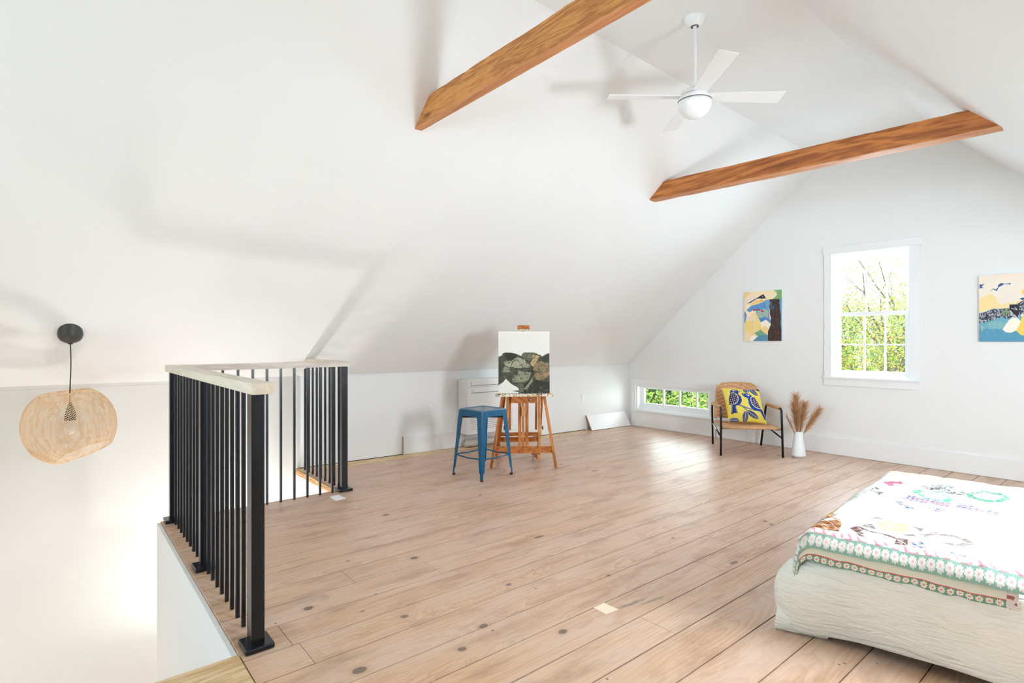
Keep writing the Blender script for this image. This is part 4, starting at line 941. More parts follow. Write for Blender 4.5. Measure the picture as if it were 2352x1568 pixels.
# ---- rattan armchair with black tube frame
CO = Vector((6.0, 3.125, 0)); cr = Vector((.644, -.765, 0)).normalized(); cf = Vector((cr.y, -cr.x, 0))   # cf: facing direction, into the room
def cp(a, b, z): return CO + cr * a + cf * b + Vector((0, 0, z))
ch = thing('rattan_armchair', tuple(CO), 'woven rattan armchair with black tubular frame beside the low window', 'armchair')
def arc(p0, p1, p2, r, n=6):
    """round the corner p1 of a polyline"""
    d0 = (p0 - p1).normalized(); d1 = (p2 - p1).normalized(); a = p1 + d0 * r; b = p1 + d1 * r
    return [a * (1 - t) ** 2 + p1 * 2 * t * (1 - t) + b * t * t for t in np.linspace(0, 1, n)]
for s_ in (-1, 1):
    f0, f1, r1, r0 = cp(.313 * s_, .360, 0.002), cp(.305 * s_, .335, .515), cp(.300 * s_, -.235, .500), cp(.272 * s_, -.350, 0.002)
    path = [f0] + arc(f0, f1, r1, .05) + arc(f1, r1, r0, .05) + [r0]
    m_ = MB(); m_.tube(path, .0115, 14); fr = m_.build('side_frame', M['black'], ch, smooth=True)
    a, b = f1 + (r1 - f1) * .10, f1 + (r1 - f1) * .93
    m_ = MB(); n = 46; m_.tube([a + (b - a) * i / n for i in range(n + 1)], [.0185 + .0012 * (i % 2) for i in range(n + 1)], 14); m_.build('armrest', M['wrap'], ch, smooth=True)
    q0 = f0 + (f1 - f0) * .39; q1 = r0 + (r1 - r0) * .52
    m_ = MB(); m_.tube([q0, q1], .0085, 10); m_.build('side_brace', M['black'], ch, smooth=True)
for b_, z_ in ((.27, .287), (-.19, .272)):
    m_ = MB(); m_.tube([cp(-.302 if b_ > 0 else -.285, b_ + (.035 if b_ > 0 else -.09), z_), cp(-.25, b_, z_ - .0), cp(.25, b_, z_), cp(.302 if b_ > 0 else .285, b_ + (.035 if b_ > 0 else -.09), z_)], .009, 10); m_.build('seat_rail', M['black'], ch, smooth=True)
def slab(name, fn, nu, nv, th, m, par):
    """thick woven panel: fn(u,v)->point, offset by normal"""
    b = MB(); P = [[Vector(fn(i / nu, j / nv)) for i in range(nu + 1)] for j in range(nv + 1)]
    def nr(i, j):
        a = P[j][min(i + 1, nu)] - P[j][max(i - 1, 0)]; c = P[min(j + 1, nv)][i] - P[max(j - 1, 0)][i]; return a.cross(c).normalized()
    rings = []
    for j in range(nv + 1):
        top = [P[j][i] + nr(i, j) * (th / 2 + .0016 * ((i + j) % 2)) for i in range(nu + 1)]; bot = [P[j][i] - nr(i, j) * (th / 2 + .0016 * ((i + j) % 2)) for i in reversed(range(nu + 1))]
        rings.append(top + bot)
    b.loft(rings, True, True); return b.build(name, m, par, smooth=True)
slab('seat', lambda u, v: cp(-.287 + .574 * u + (.012 * (1 - v) * (u * 2 - 1)), .335 - .55 * v, .302 - .014 * v - .010 * math.sin(PI * u) * math.sin(PI * v)), 44, 36, .020, M['wicker'], ch)
def backp(u, v):
    # v 0 bottom .. 1 top, rounded upper corners
    x = (u * 2 - 1); hw = .272 - .052 * v
    k = 1.0
    if v > .80: k = 1 - (1 - math.sqrt(max(0, 1 - ((v - .80) / .20) ** 2))) * .24
    bow = -.035 * (1 - x * x)
    zt = .735 - .012 * x * x
    return cp(x * hw * k, -.205 - .150 * v + bow * .9, .335 + (zt - .335) * v)
slab('backrest', backp, 40, 34, .020, M['wicker'], ch)
m_ = MB(); pts = []
for u in np.linspace(0, 1, 12): pts.append(Vector(backp(0, u)))
for u in np.linspace(0, 1, 16)[1:-1]: pts.append(Vector(backp(u, 1)))
for u in np.linspace(1, 0, 12): pts.append(Vector(backp(1, u)))
m_.tube(pts, [.0135 + .001 * (i % 2) for i in range(len(pts))], 12); m_.build('backrest_border', M['wrap'], ch, smooth=True)
m_ = MB(); m_.tube([cp(-.290, .338, .303), cp(.290, .338, .303)], .0135, 12); m_.tube([cp(-.290, .338, .303), cp(-.280, -.215, .288)], .0115, 12); m_.tube([cp(.290, .338, .303), cp(.280, -.215, .288)], .0115, 12); m_.build('seat_border', M['wrap'], ch, smooth=True)

# ---- cushion
def bird_cushion(U, V):
    X = 195 + U * 1200 + V * 172; Y = 345 - 12 * U + V * (1070 + 20 * U)
    n = fbm(X / 120, Y / 120, 2, 3); a = pcol(U.shape, (226, 206, 92)); tex(a, np.ones(U.shape, bool), .07, n); put(a, Y > 1180 + 80 * (n - .5), (216, 190, 60), .5)
    Bl = (38, 62, 132); Nv = (28, 34, 84); Br = (20, 64, 150); Gy = (112, 112, 122); W = (226, 222, 200)
    def leaf(cx, cy, L, w_, ang, base=Nv, vein=(180, 190, 210)):
        c, s = math.cos(math.radians(ang)), math.sin(math.radians(ang)); x = (X - cx) * c + (Y - cy) * s; y = -(X - cx) * s + (Y - cy) * c
        t = x / L; mk = (t > 0) & (t < 1) & (np.abs(y) < w_ * np.sin(np.clip(t, 0, 1) * PI) ** .7); put(a, mk, base)
        put(a, mk & (np.mod(x - np.abs(y) * .8, 34) < 8), vein, .7); put(a, mk & (np.abs(y) < 7), vein, .9)
    # branch
    put(a, nearline(X, Y, [(640, 890), (760, 930), (900, 980), (1040, 1020), (1200, 1055)], 24), Gy); put(a, nearline(X, Y, [(760, 925), (860, 1000), (960, 1090)], 16), Gy)
    put(a, nearline(X, Y, [(720, 905), (1000, 990), (1150, 1040)], 5), W, .6)
    leaf(900, 1090, 370, 92, 94); leaf(930, 1080, 440, 88, 32); leaf(370, 1370, 340, 72, 3); leaf(860, 355, 190, 60, 45); leaf(1010, 350, 150, 52, 100); leaf(1040, 345, 380, 72, 38); leaf(1060, 345, 330, 40, 2, Nv)
    put(a, inpoly(X, Y, [(1300, 345), (1380, 345), (1400, 420), (1330, 400)]), Nv)
    # left bird
    put(a, inpoly(X, Y, [(460, 890), (610, 880), (600, 1000), (640, 1175), (560, 1160), (440, 1200), (455, 1050)]), Nv); put(a, inpoly(X, Y, [(500, 890), (580, 890), (570, 1100), (540, 1150), (510, 1150)]), Br)
    for x_ in (490, 590): put(a, nearline(X, Y, [(x_ - 5, 900), (x_ - 20 + (x_ > 550) * 30, 1150)], 7), (150, 165, 190), .8)
    put(a, inell(X, Y, 600, 740, 190, 195) < 1, Bl); put(a, inpoly(X, Y, [(425, 540), (440, 470), (480, 415), (560, 390), (660, 405), (720, 440), (770, 465), (700, 500), (690, 560), (620, 590), (440, 560)]), Bl)
    put(a, inell(X, Y, 530, 700, 158, 195, 0) < 1, W); wing = (inell(X, Y, 522, 700, 146, 183, 0) < 1) | inpoly(X, Y, [(378, 660), (378, 918), (500, 880), (560, 860)]); put(a, wing, Nv)
    put(a, wing & (np.mod(X + Y * .35, 62) < 24) & (np.mod(Y - X * .3, 66) < 30), (240, 220, 176))
    put(a, inell(X, Y, 575, 438, 52, 24) < 1, W); put(a, inell(X, Y, 588, 436, 22, 18) < 1, Nv); put(a, inell(X, Y, 710, 470, 16, 12) < 1, W); put(a, inpoly(X, Y, [(728, 450), (772, 465), (735, 490)]), (46, 38, 50))
    # right bird
    put(a, inpoly(X, Y, [(975, 690), (1085, 680), (1080, 800), (1120, 900), (1200, 965), (1400, 985), (1470, 1060), (1560, 1300), (1545, 1335), (1500, 1320), (1370, 1080), (1200, 1065), (1080, 1000), (1010, 880)]), Br)
    put(a, inpoly(X, Y, [(1380, 1060), (1460, 1060), (1560, 1320), (1500, 1320)]), Br); put(a, inpoly(X, Y, [(775, 530), (860, 520), (960, 512), (1060, 550), (1130, 600), (1075, 650), (1060, 690), (960, 680), (880, 650), (830, 590)]), Br)
    w2_ = inpoly(X, Y, [(1080, 690), (1120, 640), (1180, 620), (1240, 670), (1300, 780), (1410, 985), (1300, 985), (1180, 930), (1100, 830)]); put(a, nearline(X, Y, [(1080, 700), (1120, 640), (1180, 618)], 14) | nearline(X, Y, [(1075, 700), (1100, 830), (1180, 930), (1290, 985), (1410, 990)], 16), W); put(a, w2_, (44, 42, 96))
    put(a, w2_ & (np.mod(X + Y * .2, 54) < 22) & (np.mod(Y - X * .25, 58) < 27), (240, 216, 190))
    put(a, inell(X, Y, 990, 580, 58, 26, 15) < 1, W); put(a, inell(X, Y, 970, 575, 24, 18, 15) < 1, Nv); put(a, inpoly(X, Y, [(775, 530), (850, 522), (820, 570)]), (52, 40, 60)); put(a, inell(X, Y, 855, 548, 14, 10) < 1, W)
    return a
def make_cushion():
    N = 120; ccn = cp(.012, -.045, .500)
    ex_ = (cr * .995 + Vector((0, 0, -.028))).normalized(); up_ = (Vector((0, 0, 1)) * .905 - cf * .425).normalized(); up_ = (up_ + ex_ * -.10).normalized(); nf = ex_.cross(up_).normalized() * -1
    if nf.dot(cf) < 0: nf = -nf
    def P(u, v, sgn):
        x, y = u * 2 - 1, v * 2 - 1
        e = max(0.0, (1 - x ** 2)) * max(0.0, (1 - y ** 2)); th = .058 * e ** .42
        pin = 1 - .05 * (1 - abs(x) ** 2) * (abs(y)) - .0; pin2 = 1 - .05 * (1 - abs(y) ** 2) * abs(x)
        wr = (float(vnoise(np.array(u * 7), np.array(v * 7), 5)) - .5) * .006 * min(1, e * 4)
        return ccn + ex_ * x * .206 * pin2 + up_ * y * .206 * pin + nf * sgn * (th + wr)
    U, V = np.meshgrid((np.arange(N) + .5) / N, 1 - (np.arange(N) + .5) / N); C = bird_cushion(U, V).reshape(-1, 3)
    b = MB(); b.grid(lambda u, v: P(u, v, 1), N, N); b.grid(lambda u, v: P(1 - u, v, -1), N, N); b.cols = [tuple(c) for c in C] + [lin(222, 200, 90)] * (N * N)
    o = b.build('cushion', M['cushion'], smooth=True, fix=False); tag(o, 'square yellow cushion printed with two blue birds, leaning in the rattan armchair', 'cushion')
make_cushion()

# ---- vase and pampas grass
VX, VY = 6.078, 2.560
va = MB(); va.lathe([(.0, .0015), (.048, .0015), (.054, .004), (.071, .024), (.0715, .030), (.058, .13), (.044, .22), (.0395, .268), (.039, .273), (.0365, .274), (.0355, .268), (.040, .22), (.05, .13), (.06, .04), (.0, .03)], (VX, VY, 0), 48)
o = va.build('vase', M['ceramic'], smooth=True, auto=.5, fix=False); tag(o, 'tall tapered white ceramic vase on the floor by the gable baseboard', 'vase')
pg = thing('pampas_grass', (VX, VY, .034), 'bunch of dried tan pampas grass standing in the white vase', 'dried grass')
rg = random.Random(5)
def plume(lean, L, spread, nh, hl, name='plume'):
    """feathery seed head: a stem with hundreds of fine drooping hairs"""
    b = MB(); cols = []
    base = Vector((VX, VY, .16)); d = Vector(lean).normalized(); side = d.orthogonal().normalized()
    def axis(t): 
        p = base + d * L * t; p.z -= (t ** 2) * .05 * abs(d.dot(rt)); return p
    for i in range(nh):
        t = .24 + .76 * rg.random() ** .85; p = axis(t) 
        az = rg.random() * 2 * PI; o_ = (side * math.cos(az) + d.cross(side) * math.sin(az)); prof = math.sin(min(1, (t - .18) / .82) * PI * .93) ** .7
        hd = (d * (1.2 + rg.random() * .6) + o_ * (.12 + .50 * rg.random() ** 1.5) * spread).normalized(); ln = hl * (.35 + .9 * rg.random()) * (.4 + .6 * prof)
        q = p.copy(); w_ = .0007 + .0007 * rg.random(); pv = None; sd = hd.cross(rt if abs(hd.dot(rt)) < .8 else fw).normalized()
        if rg.random() < .5: sd = (sd + hd.cross(sd)).normalized()
        pts = [q]
        for k in range(3):
            hd = (hd + o_ * .13 * spread + Vector((0, 0, -.06 * k)) + Vector((rg.uniform(-1, 1), rg.uniform(-1, 1), rg.uniform(-1, 1))) * .09).normalized(); q = q + hd * ln / 3; pts.append(q)
        vs = []; 
        for k, q_ in enumerate(pts[:3]): vs += [q_ - sd * w_ * (1 - k * .25), q_ + sd * w_ * (1 - k * .25)]
        vs.append(pts[3]); b.add(vs, [(0, 1, 3, 2), (2, 3, 5, 4), (4, 5, 6)])
        s_ = rg.random(); c = tuple(x * (1 - s_) + y * s_ for x, y in zip(lin(222, 182, 142), lin(176, 124, 84))); cols += [c] * 3
    b.cols = cols; return b.build(name, M['pampas'], pg, fix=False)
p1 = plume((rt * -.05 + Vector((0, 0, 1)) + fw * .02), .47, 1.0, 1300, .15); plume((rt * -.16 + Vector((0, 0, 1)) - fw * .1), .40, 1.1, 1000, .15); plume((rt * .16 + Vector((0, 0, 1))), .40, 1.1, 1000, .15)
plume((rt * .56 + Vector((0, 0, .92))), .42, 1.0, 1200, .13); plume((rt * -.42 + Vector((0, 0, 1))), .30, .45, 160, .12)
for ln_ in ((rt * -.05 + Vector((0, 0, 1))), (rt * .45 + Vector((0, 0, 1.3))), (rt * -.2 + Vector((0, 0, 1)))):
    d = ln_.normalized(); m_ = MB(); bs = Vector((VX, VY, .04)); m_.tube([bs, bs + Vector((0, 0, .14)) + (d - Vector((0, 0, d.z))) * .03, bs + Vector((0, 0, .12)) + d * .2], .0015, 5); m_.cols = [lin(196, 160, 110)] * len(m_.f); m_.build('stem', M['pampas'], pg)

# ---- bed with matelasse spread and folded patchwork quilt
bed = thing('bed', (3.08, .1, 0), 'low bed under a cream quilted spread reaching the floor', 'bed')
ZT = .425
m_ = MB(); m_.box(2.68, -1.02, .10, 3.78, .84, .40); m_.build('mattress', M['mattress'], bed, bevel=.03)
m_ = MB()
for (x, y) in ((2.6, .78), (3.7, .78), (2.6, -.95), (3.7, -.95)): m_.box(x - .03, y - .03, .0, x + .03, y + .03, .10)
for i in range(1):
    pass
def bed_outline(k):
    """k 0 = top edge, 1 = hem; returns closed outline in plan, starting on the near long side at the head"""
    def L(p, q, n): return [(p[0] + (q[0] - p[0]) * i / n, p[1] + (q[1] - p[1]) * i / n) for i in range(n)]
    nb_ = Vector((2.50 - .005, -1.05)); 
    near_h = (2.630 + .085 * k, -1.04); near_f = (2.362 + .085 * k, .80 + .06 * k)
    corner = (2.41 - .03 * k, .935 + .155 * k); foot_n = (2.56 + .0 * k, .965 + .135 * k)
    foot_f = (3.66, 1.055 + .03 * k); cor_f = (3.80 + .02 * k, 1.01 + .02 * k); far_f = (3.87 + .02 * k, .88); far_h = (4.05, -1.04)
    return L(near_h, near_f, 40) + L(near_f, corner, 8) + L(corner, foot_n, 8) + L(foot_n, foot_f, 30) + L(foot_f, cor_f, 6) + L(cor_f, far_f, 6) + L(far_f, far_h, 30) + L(far_h, near_h, 24) 
n = len(bed_outline(0)); sp_ = MB(); rings = []
cen = Vector((3.12, .0))
def smoothring(r, it=3):
    for _ in range(it): r = [tuple((np.array(r[i - 1]) + 2 * np.array(r[i]) + np.array(r[(i + 1) % len(r)])) / 4) for i in range(len(r))]
    return r
tp = smoothring(bed_outline(0), 4); hm = smoothring(bed_outline(1), 2)
for s_ in (.0, .3, .6, .8, .9, .955, .985, 1.0):      # top sheet out to the edge
    zz = ZT - .045 * max(0, (s_ - .8) / .2) ** 3
    rings.append([(cen.x + (x - cen.x) * s_ * .985, cen.y + (y - cen.y) * s_ * .985, zz + .004 * math.sin(i * 1.3) * s_) for i, (x, y) in enumerate(tp)])
hems = []
for j in range(1, 15):
    k = j / 14; r = []
    for i, ((tx, ty), (hx, hy)) in enumerate(zip(tp, hm)):
        e = k ** 1.15; x = tx + (hx - tx) * e; y = ty + (hy - ty) * e; cb_ = math.exp(-((i - 48) / 8.5) ** 2) * max(0, math.sin(k ** .72 * PI)) ** 1.0; x -= .075 * cb_; y += .085 * cb_
        # soft vertical folds, larger round the foot corner
        cw = math.exp(-((i - 48) / 12.0) ** 2); fold = (.010 * math.sin(i * .9) * k + .035 * cw * math.sin((i - 40) * .55) * k + .02 * cw * math.sin(k * PI) + .0035 * math.sin(i * .37 + k * 9) )
        ox, oy = x - cen.x, y - cen.y; l = math.hypot(ox, oy); x += ox / l * fold; y += oy / l * fold
        zh = .052 - .046 * math.exp(-((i - 50) / 13.0) ** 2) if i < 62 else .01
        z = (ZT - .045) + (zh - (ZT - .045)) * k
        r.append((x, y, z))
    rings.append(r)
sp_.loft(rings, True, False); o = sp_.build('bedspread', M['spread'], bed, smooth=True); sd_ = o.modifiers.new('t', 'SOLIDIFY'); sd_.thickness = .007; sd_.offset = 0
sb = o.modifiers.new('s', 'SUBSURF'); sb.levels = 1; sb.render_levels = 1
# the corner of the spread folded under and lying on the boards
fl_ = MB()
A = [(2.375, 1.075, .10), (2.30, 1.055, .075), (2.31, 1.02, .04), (2.36, 1.00, .02)]
def flap(u, v):
    p0 = Vector((2.372, 1.098, .004)).lerp(Vector((2.452, .918, .004)), u); p1 = Vector((2.395, 1.085, .125)).lerp(Vector((2.49, .90, .050)), u)
    p = p0.lerp(p1, v); out = Vector((-.92, -.15, 0)); return p + out * (.028 * math.sin(v * PI * .9) + .010 * math.sin(u * 5) * v)
fl_.grid(flap, 20, 10); o = fl_.build('spread_corner', M['spread'], bed, smooth=True); sd_ = o.modifiers.new('t', 'SOLIDIFY'); sd_.thickness = .009; sd_.offset = 0
m_ = MB()
for (x, y) in ((2.72, .70), (3.66, .70), (2.68, -.92), (3.66, -.92)):
    mm = MB(); mm.box(x - .03, y - .03, .0, x + .03, y + .03, .115); mm.build('leg', M['easel'], bed, bevel=.004)

# quilt pattern: laid out in plan from where each patch lies on the bed
TLQ = Vector((2.362, .972)); AXQ = Vector((.9964, .085)); AYQ = Vector((.135, -.99)).normalized(); NDQ, FDQ = .030, .110
def quilt_cols(S, T, w, h):
    X = S * w - NDQ; Y = T * h - FDQ; a = pcol(S.shape, (247, 246, 242)); n = fbm(X * 14 + 9, Y * 14 + 9, 6, 4); n2 = fbm(X * 60 + 9, Y * 60 + 9, 7, 3); put(a, n > .56, (238, 246, 244), .7); put(a, n < .38, (250, 240, 226), .7)
    det = AXQ.x * AYQ.y - AXQ.y * AYQ.x
    def q(u, v, z=.462):
        k = (z - H) / ((784 - v) / 1265.0); f_ = (u - 1176) / 1265.0
        px_ = k * (math.cos(YAW) + math.sin(YAW) * f_) - TLQ.x; py_ = k * (math.sin(YAW) - math.cos(YAW) * f_) - TLQ.y
        return ((px_ * AYQ.y - py_ * AYQ.x) / det, (AXQ.x * py_ - AXQ.y * px_) / det)
    def Q(*pts): return [q(*p) for p in pts]
    def hexring(pts, c, th=.72, k=1, mott=.34):
        P_ = Q(*pts); cx = sum(p[0] for p in P_) / len(P_); cy = sum(p[1] for p in P_) / len(P_); inn = [(cx + (p[0] - cx) * th, cy + (p[1] - cy) * th) for p in P_]
        o_ = inpoly(X, Y, P_); i_ = inpoly(X, Y, inn); mk = o_ & ~i_; put(a, mk, c, k); put(a, mk & (n2 < mott), (246, 244, 240), .6); return i_
    def plaid(mk, x, y, sc=1.0):
        put(a, mk, (226, 232, 240)); u = np.mod(x / (.085 * sc), 1); v = np.mod(y / (.085 * sc), 1)
        put(a, mk & (u < .34), (86, 130, 214), .8); put(a, mk & (v < .3), (120, 160, 216), .55); put(a, mk & (u < .34) & (v < .3), (30, 86, 196)); put(a, mk & (u > .46) & (u < .56), (232, 70, 110), .8); put(a, mk & (v > .42) & (v < .52), (214, 90, 170), .7)
        put(a, mk & (u > .68) & (u < .86), (150, 186, 110), .7); put(a, mk & (v > .66) & (v < .8), (236, 120, 70), .6); put(a, mk & (np.abs(u - .61) < .025), (250, 240, 210)); put(a, mk & (np.abs(v - .6) < .025), (250, 240, 210))
    # brown flowered block hanging round the foot corner, with mustard triangles
    br = inpoly(X, Y, [(-.04, -.12), (.30, -.12), (.37, -.03), (.27, .045), (.16, .10), (.06, .115), (-.04, .15)]); put(a, br & (n > .34), (170, 104, 50)); put(a, br & (n2 > .52), (214, 170, 132), .8); put(a, br & (n2 < .38), (128, 66, 22), .7)
    put(a, br & (X > .24), (236, 222, 208), .45); put(a, (X < .03) & (Y < .02) & (n2 < .5), (236, 230, 226)); put(a, (X < .03) & (Y < .02) & (n2 > .55), (200, 84, 78)); put(a, inpoly(X, Y, [(-.03, -.10), (.02, -.10), (.02, -.06), (-.03, -.05)]), (82, 80, 96))
    put(a, inpoly(X, Y, [(.13, -.05), (.17, .01), (.07, .03)]), (238, 168, 30)); put(a, inpoly(X, Y, [(.26, -.05), (.40, .03), (.22, .04)]), (244, 196, 104)); put(a, nearline(X, Y, [(.10, -.1), (.12, .0), (.20, .06), (.34, .07)], .012) & (n2 < .6), (242, 236, 226))
    # hexagon rings
    hexring([(1955, 1216), (1972, 1212), (2010, 1226), (2090, 1246), (2086, 1262), (2030, 1264), (1985, 1244)], (128, 90, 82), .62); hexring([(2112, 1228), (2150, 1226), (2210, 1236), (2244, 1256), (2206, 1262), (2146, 1250)], (150, 128, 124), .66, .85)
    c_ = hexring([(1982, 1208), (2006, 1192), (2080, 1196), (2124, 1216), (2108, 1238), (2052, 1234)], (158, 150, 146), .80, .0); put(a, c_ & (n > .40), (228, 236, 226), .8)
    for tr in (((1983, 1213), (2004, 1206), (2016, 1220)), ((2000, 1197), (2016, 1192), (2032, 1197)), ((2096, 1212), (2124, 1216), (2120, 1224)), ((2066, 1232), (2106, 1232), (2106, 1238))): put(a, inpoly(X, Y, Q(*tr)), (152, 142, 138))
    yc = q(2056, 1213); put(a, inell(X, Y, yc[0], yc[1], .085, .05) + (n - .5) < 1, (250, 228, 166), .9)
    hexring([(2095, 1134), (2112, 1130), (2170, 1140), (2196, 1148), (2178, 1158), (2130, 1150)], (120, 196, 164), .66); hexring([(2218, 1136), (2262, 1131), (2300, 1138), (2322, 1150), (2300, 1160), (2256, 1156), (2230, 1148)], (96, 180, 142), .66, 1)
    g_ = inpoly(X, Y, Q((2116, 1120), (2160, 1114), (2216, 1128), (2220, 1140), (2150, 1136))) & (n2 > .5); put(a, g_, (110, 108, 104)); g_ = inpoly(X, Y, Q((2136, 1122), (2176, 1122), (2176, 1128), (2140, 1128))) & (np.mod(X * 45, 1) < .4); put(a, g_, (60, 66, 64))
    # plaid pieces
    plaid(inpoly(X, Y, Q((2086, 1250), (2120, 1250), (2146, 1282), (2132, 1292), (2112, 1286))), X + Y, Y - X, .55); plaid(inpoly(X, Y, Q((2142, 1288), (2188, 1274), (2222, 1280), (2222, 1306), (2180, 1300))), X - Y, X + Y, .55)
    plaid(inpoly(X, Y, Q((2072, 1148), (2090, 1142), (2192, 1160), (2180, 1168), (2130, 1162))), X, Y * 2, .45); plaid(inpoly(X, Y, Q((2056, 1156), (2070, 1156), (2104, 1172), (2096, 1176))), X, Y, .4); plaid(inpoly(X, Y, Q((2130, 1166), (2172, 1172), (2168, 1180), (2140, 1176))), X + Y, Y, .4); plaid(inpoly(X, Y, Q((2190, 1164), (2210, 1164), (2300, 1180), (2294, 1188), (2200, 1172))), X, Y * 2, .5)
    put(a, inpoly(X, Y, Q((2028, 1110), (2044, 1109), (2058, 1118), (2046, 1121))), (214, 120, 154)); put(a, inpoly(X, Y, Q((2040, 1109), (2072, 1108), (2076, 1113), (2050, 1114))), (206, 110, 146))
    put(a, inpoly(X, Y, Q((1998, 1128), (2014, 1122), (2034, 1134), (2022, 1140))) & (n2 > .46), (120, 120, 120)); put(a, inpoly(X, Y, Q((1902, 1176), (1914, 1172), (1936, 1190), (1922, 1196))) & (np.mod(Y * 42, 1) < .18), (150, 150, 154)); put(a, inpoly(X, Y, Q((1952, 1150), (1990, 1130), (2000, 1134), (1966, 1152))) & (n2 > .58), (170, 176, 176), .8)
    put(a, inpoly(X, Y, Q((2210, 1300), (2250, 1306), (2250, 1322), (2214, 1318))) & (n2 > .5), (120, 190, 170), .8); put(a, (n > .60) & (Y > .25) & (n2 > .5), (208, 228, 222), .5)
    put(a, (X > w - .11 - NDQ) & (np.mod((X + Y * .6) * 26, 1) < .6), (252, 228, 186), .75)
    # hand quilting lines
    put(a, (np.mod((X * .7 + Y) * 19, 1) < .07) | (np.mod((X - Y * .7) * 15, 1) < .06), (238, 235, 228), .7)
    a *= .80
    # daisy tape along the near edge, then puffed pink and white piping
    e = X < .006; cx = np.mod(Y, .027) - .0135; cy = X + NDQ - .017; fr_ = np.hypot(cx, cy); put(a, e, (140, 176, 160)); put(a, e & (fr_ < .0125 + .0016 * np.cos(np.arctan2(cy, cx) * 9)), (226, 222, 216)); put(a, e & (fr_ < .0035), (232, 176, 170))
    put(a, (X > .006) & (X < .034), (246, 238, 238)); put(a, (X > .006) & (X < .034) & (np.mod(Y + X * .7 + n * .02, .030) < .010) & (n2 > .44), (228, 120, 140), .8); put(a, (X > .004) & (X < .009) & (np.mod(Y, .05) < .022), (214, 90, 110), .7)
    return a
def quilt_sheet(name, w, h, zoff, near_drop, foot_drop, x_in, T1, parent=None, fn=quilt_cols, NS=260, NTT=150, seed=4, ndx=0, m='quilt'):
    """w across (X), h from foot edge towards the head; over both edges it hangs down"""
    TL = TLQ; ax_ = AXQ; ay_ = AYQ
    warp = lambda s: s * .13 + s * s * .87          # finer cells towards the near edge
    def P(s, t):
        s = warp(s)
        X = s * w - near_drop; Y = t * h - foot_drop
        x_, y_ = X, Y; z = ZT + zoff; dz = 0
        dn = max(0.0, .03 - X); df = max(0.0, .04 - Y)
        # hang over near side / foot side with rounded shoulder
        if dn > 0: dz += dn * min(1, dn / .06) * .95; x_ = max(X, .03 - min(dn, .05) * .9 - max(0, dn - .05) * .12)
        if df > 0: dz += df * min(1, df / .06) * .95; y_ = max(Y, .04 - min(df, .05) * .9 - max(0, df - .05) * .15)
        fold = .012 * math.sin(X * 9 + 1) * min(1, df * 12) + (.006 if ndx < -.012 else .003) * math.sin(Y * 13) * min(1, dn * 14)
        pf = .012 * float(fbm(np.array(X * 8.0), np.array(Y * 8.0), seed, 2)) + .006 * float(vnoise(np.array(X * 30.0), np.array(Y * 30.0), seed + 3))
        p = TL + ax_ * (x_ - fold) + ay_ * (y_ - fold * .8) + Vector((ndx, 0))
        return Vector((p.x - min(dn, .1) * .12 * 0, p.y, z + pf - dz))
    b = MB(); b.grid(P, NS, NTT)
    S, T = np.meshgrid((np.arange(NS) + .5) / NS, (np.arange(NTT) + .5) / NTT); S = warp(S)
    b.cols = [tuple(c) for c in fn(S, T, w, h).reshape(-1, 3)]
    o = b.build(name, M[m], parent, smooth=True, fix=False)
    sd = o.modifiers.new('t', 'SOLIDIFY'); sd.thickness = .008; sd.offset = -1
    return o, P
def under_cols(S, T, w, h):
    X = S * w; Y = T * h; a = pcol(S.shape, (220, 213, 194))
    e = X < .026; put(a, e, (110, 146, 122)); cx = np.mod(Y, .026) - .013; cy = X - .013; fr_ = np.hypot(cx, cy); put(a, e & (fr_ < .0100 + .002 * np.cos(np.arctan2(cy, cx) * 9)), (226, 214, 196)); put(a, e & (fr_ < .004), (214, 140, 132)); put(a, (X > .026) & (X < .030), (206, 90, 84))
    k = Y > h - .028; put(a, k, (214, 200, 190)); put(a, k & (fbm(X * 110 + 9, Y * 110 + 9, 3, 2) > .56), (166, 96, 92)); return a
qt = thing('patchwork_quilt', (3.06, .72, ZT), 'white patchwork quilt with daisy trim folded over the foot of the bed', 'quilt')
o, QP = quilt_sheet('top_fold', 1.45, .80, .032, NDQ, FDQ, 0, 1, qt, NS=290, NTT=430, ndx=-.016)
o.name = 'top_fold'
quilt_sheet('under_fold', 1.32, .760, .008, .066, .110, 0, 1, qt, fn=under_cols, NS=110, NTT=400, seed=9, ndx=-.010)
# padded filling between the layers
m_ = MB()
fr_n = MB()
for i in range(14):
    t = i / 13; p = QP(.002, .965 + .03 * 0); q = QP(i / 120.0, 1.0)
    d = Vector((.03, -.99, 0)); fr_n.tube([q, q + d * .018 + Vector((0, 0, -.004)), q + d * (.034 + .006 * math.sin(i * 3)) + Vector((.004 * math.sin(i * 5), 0, -.008))], .0014, 5)
fr_n.cols = [lin(232, 226, 224)] * len(fr_n.f); fr_n.build('fringe', M['quilt'], qt)

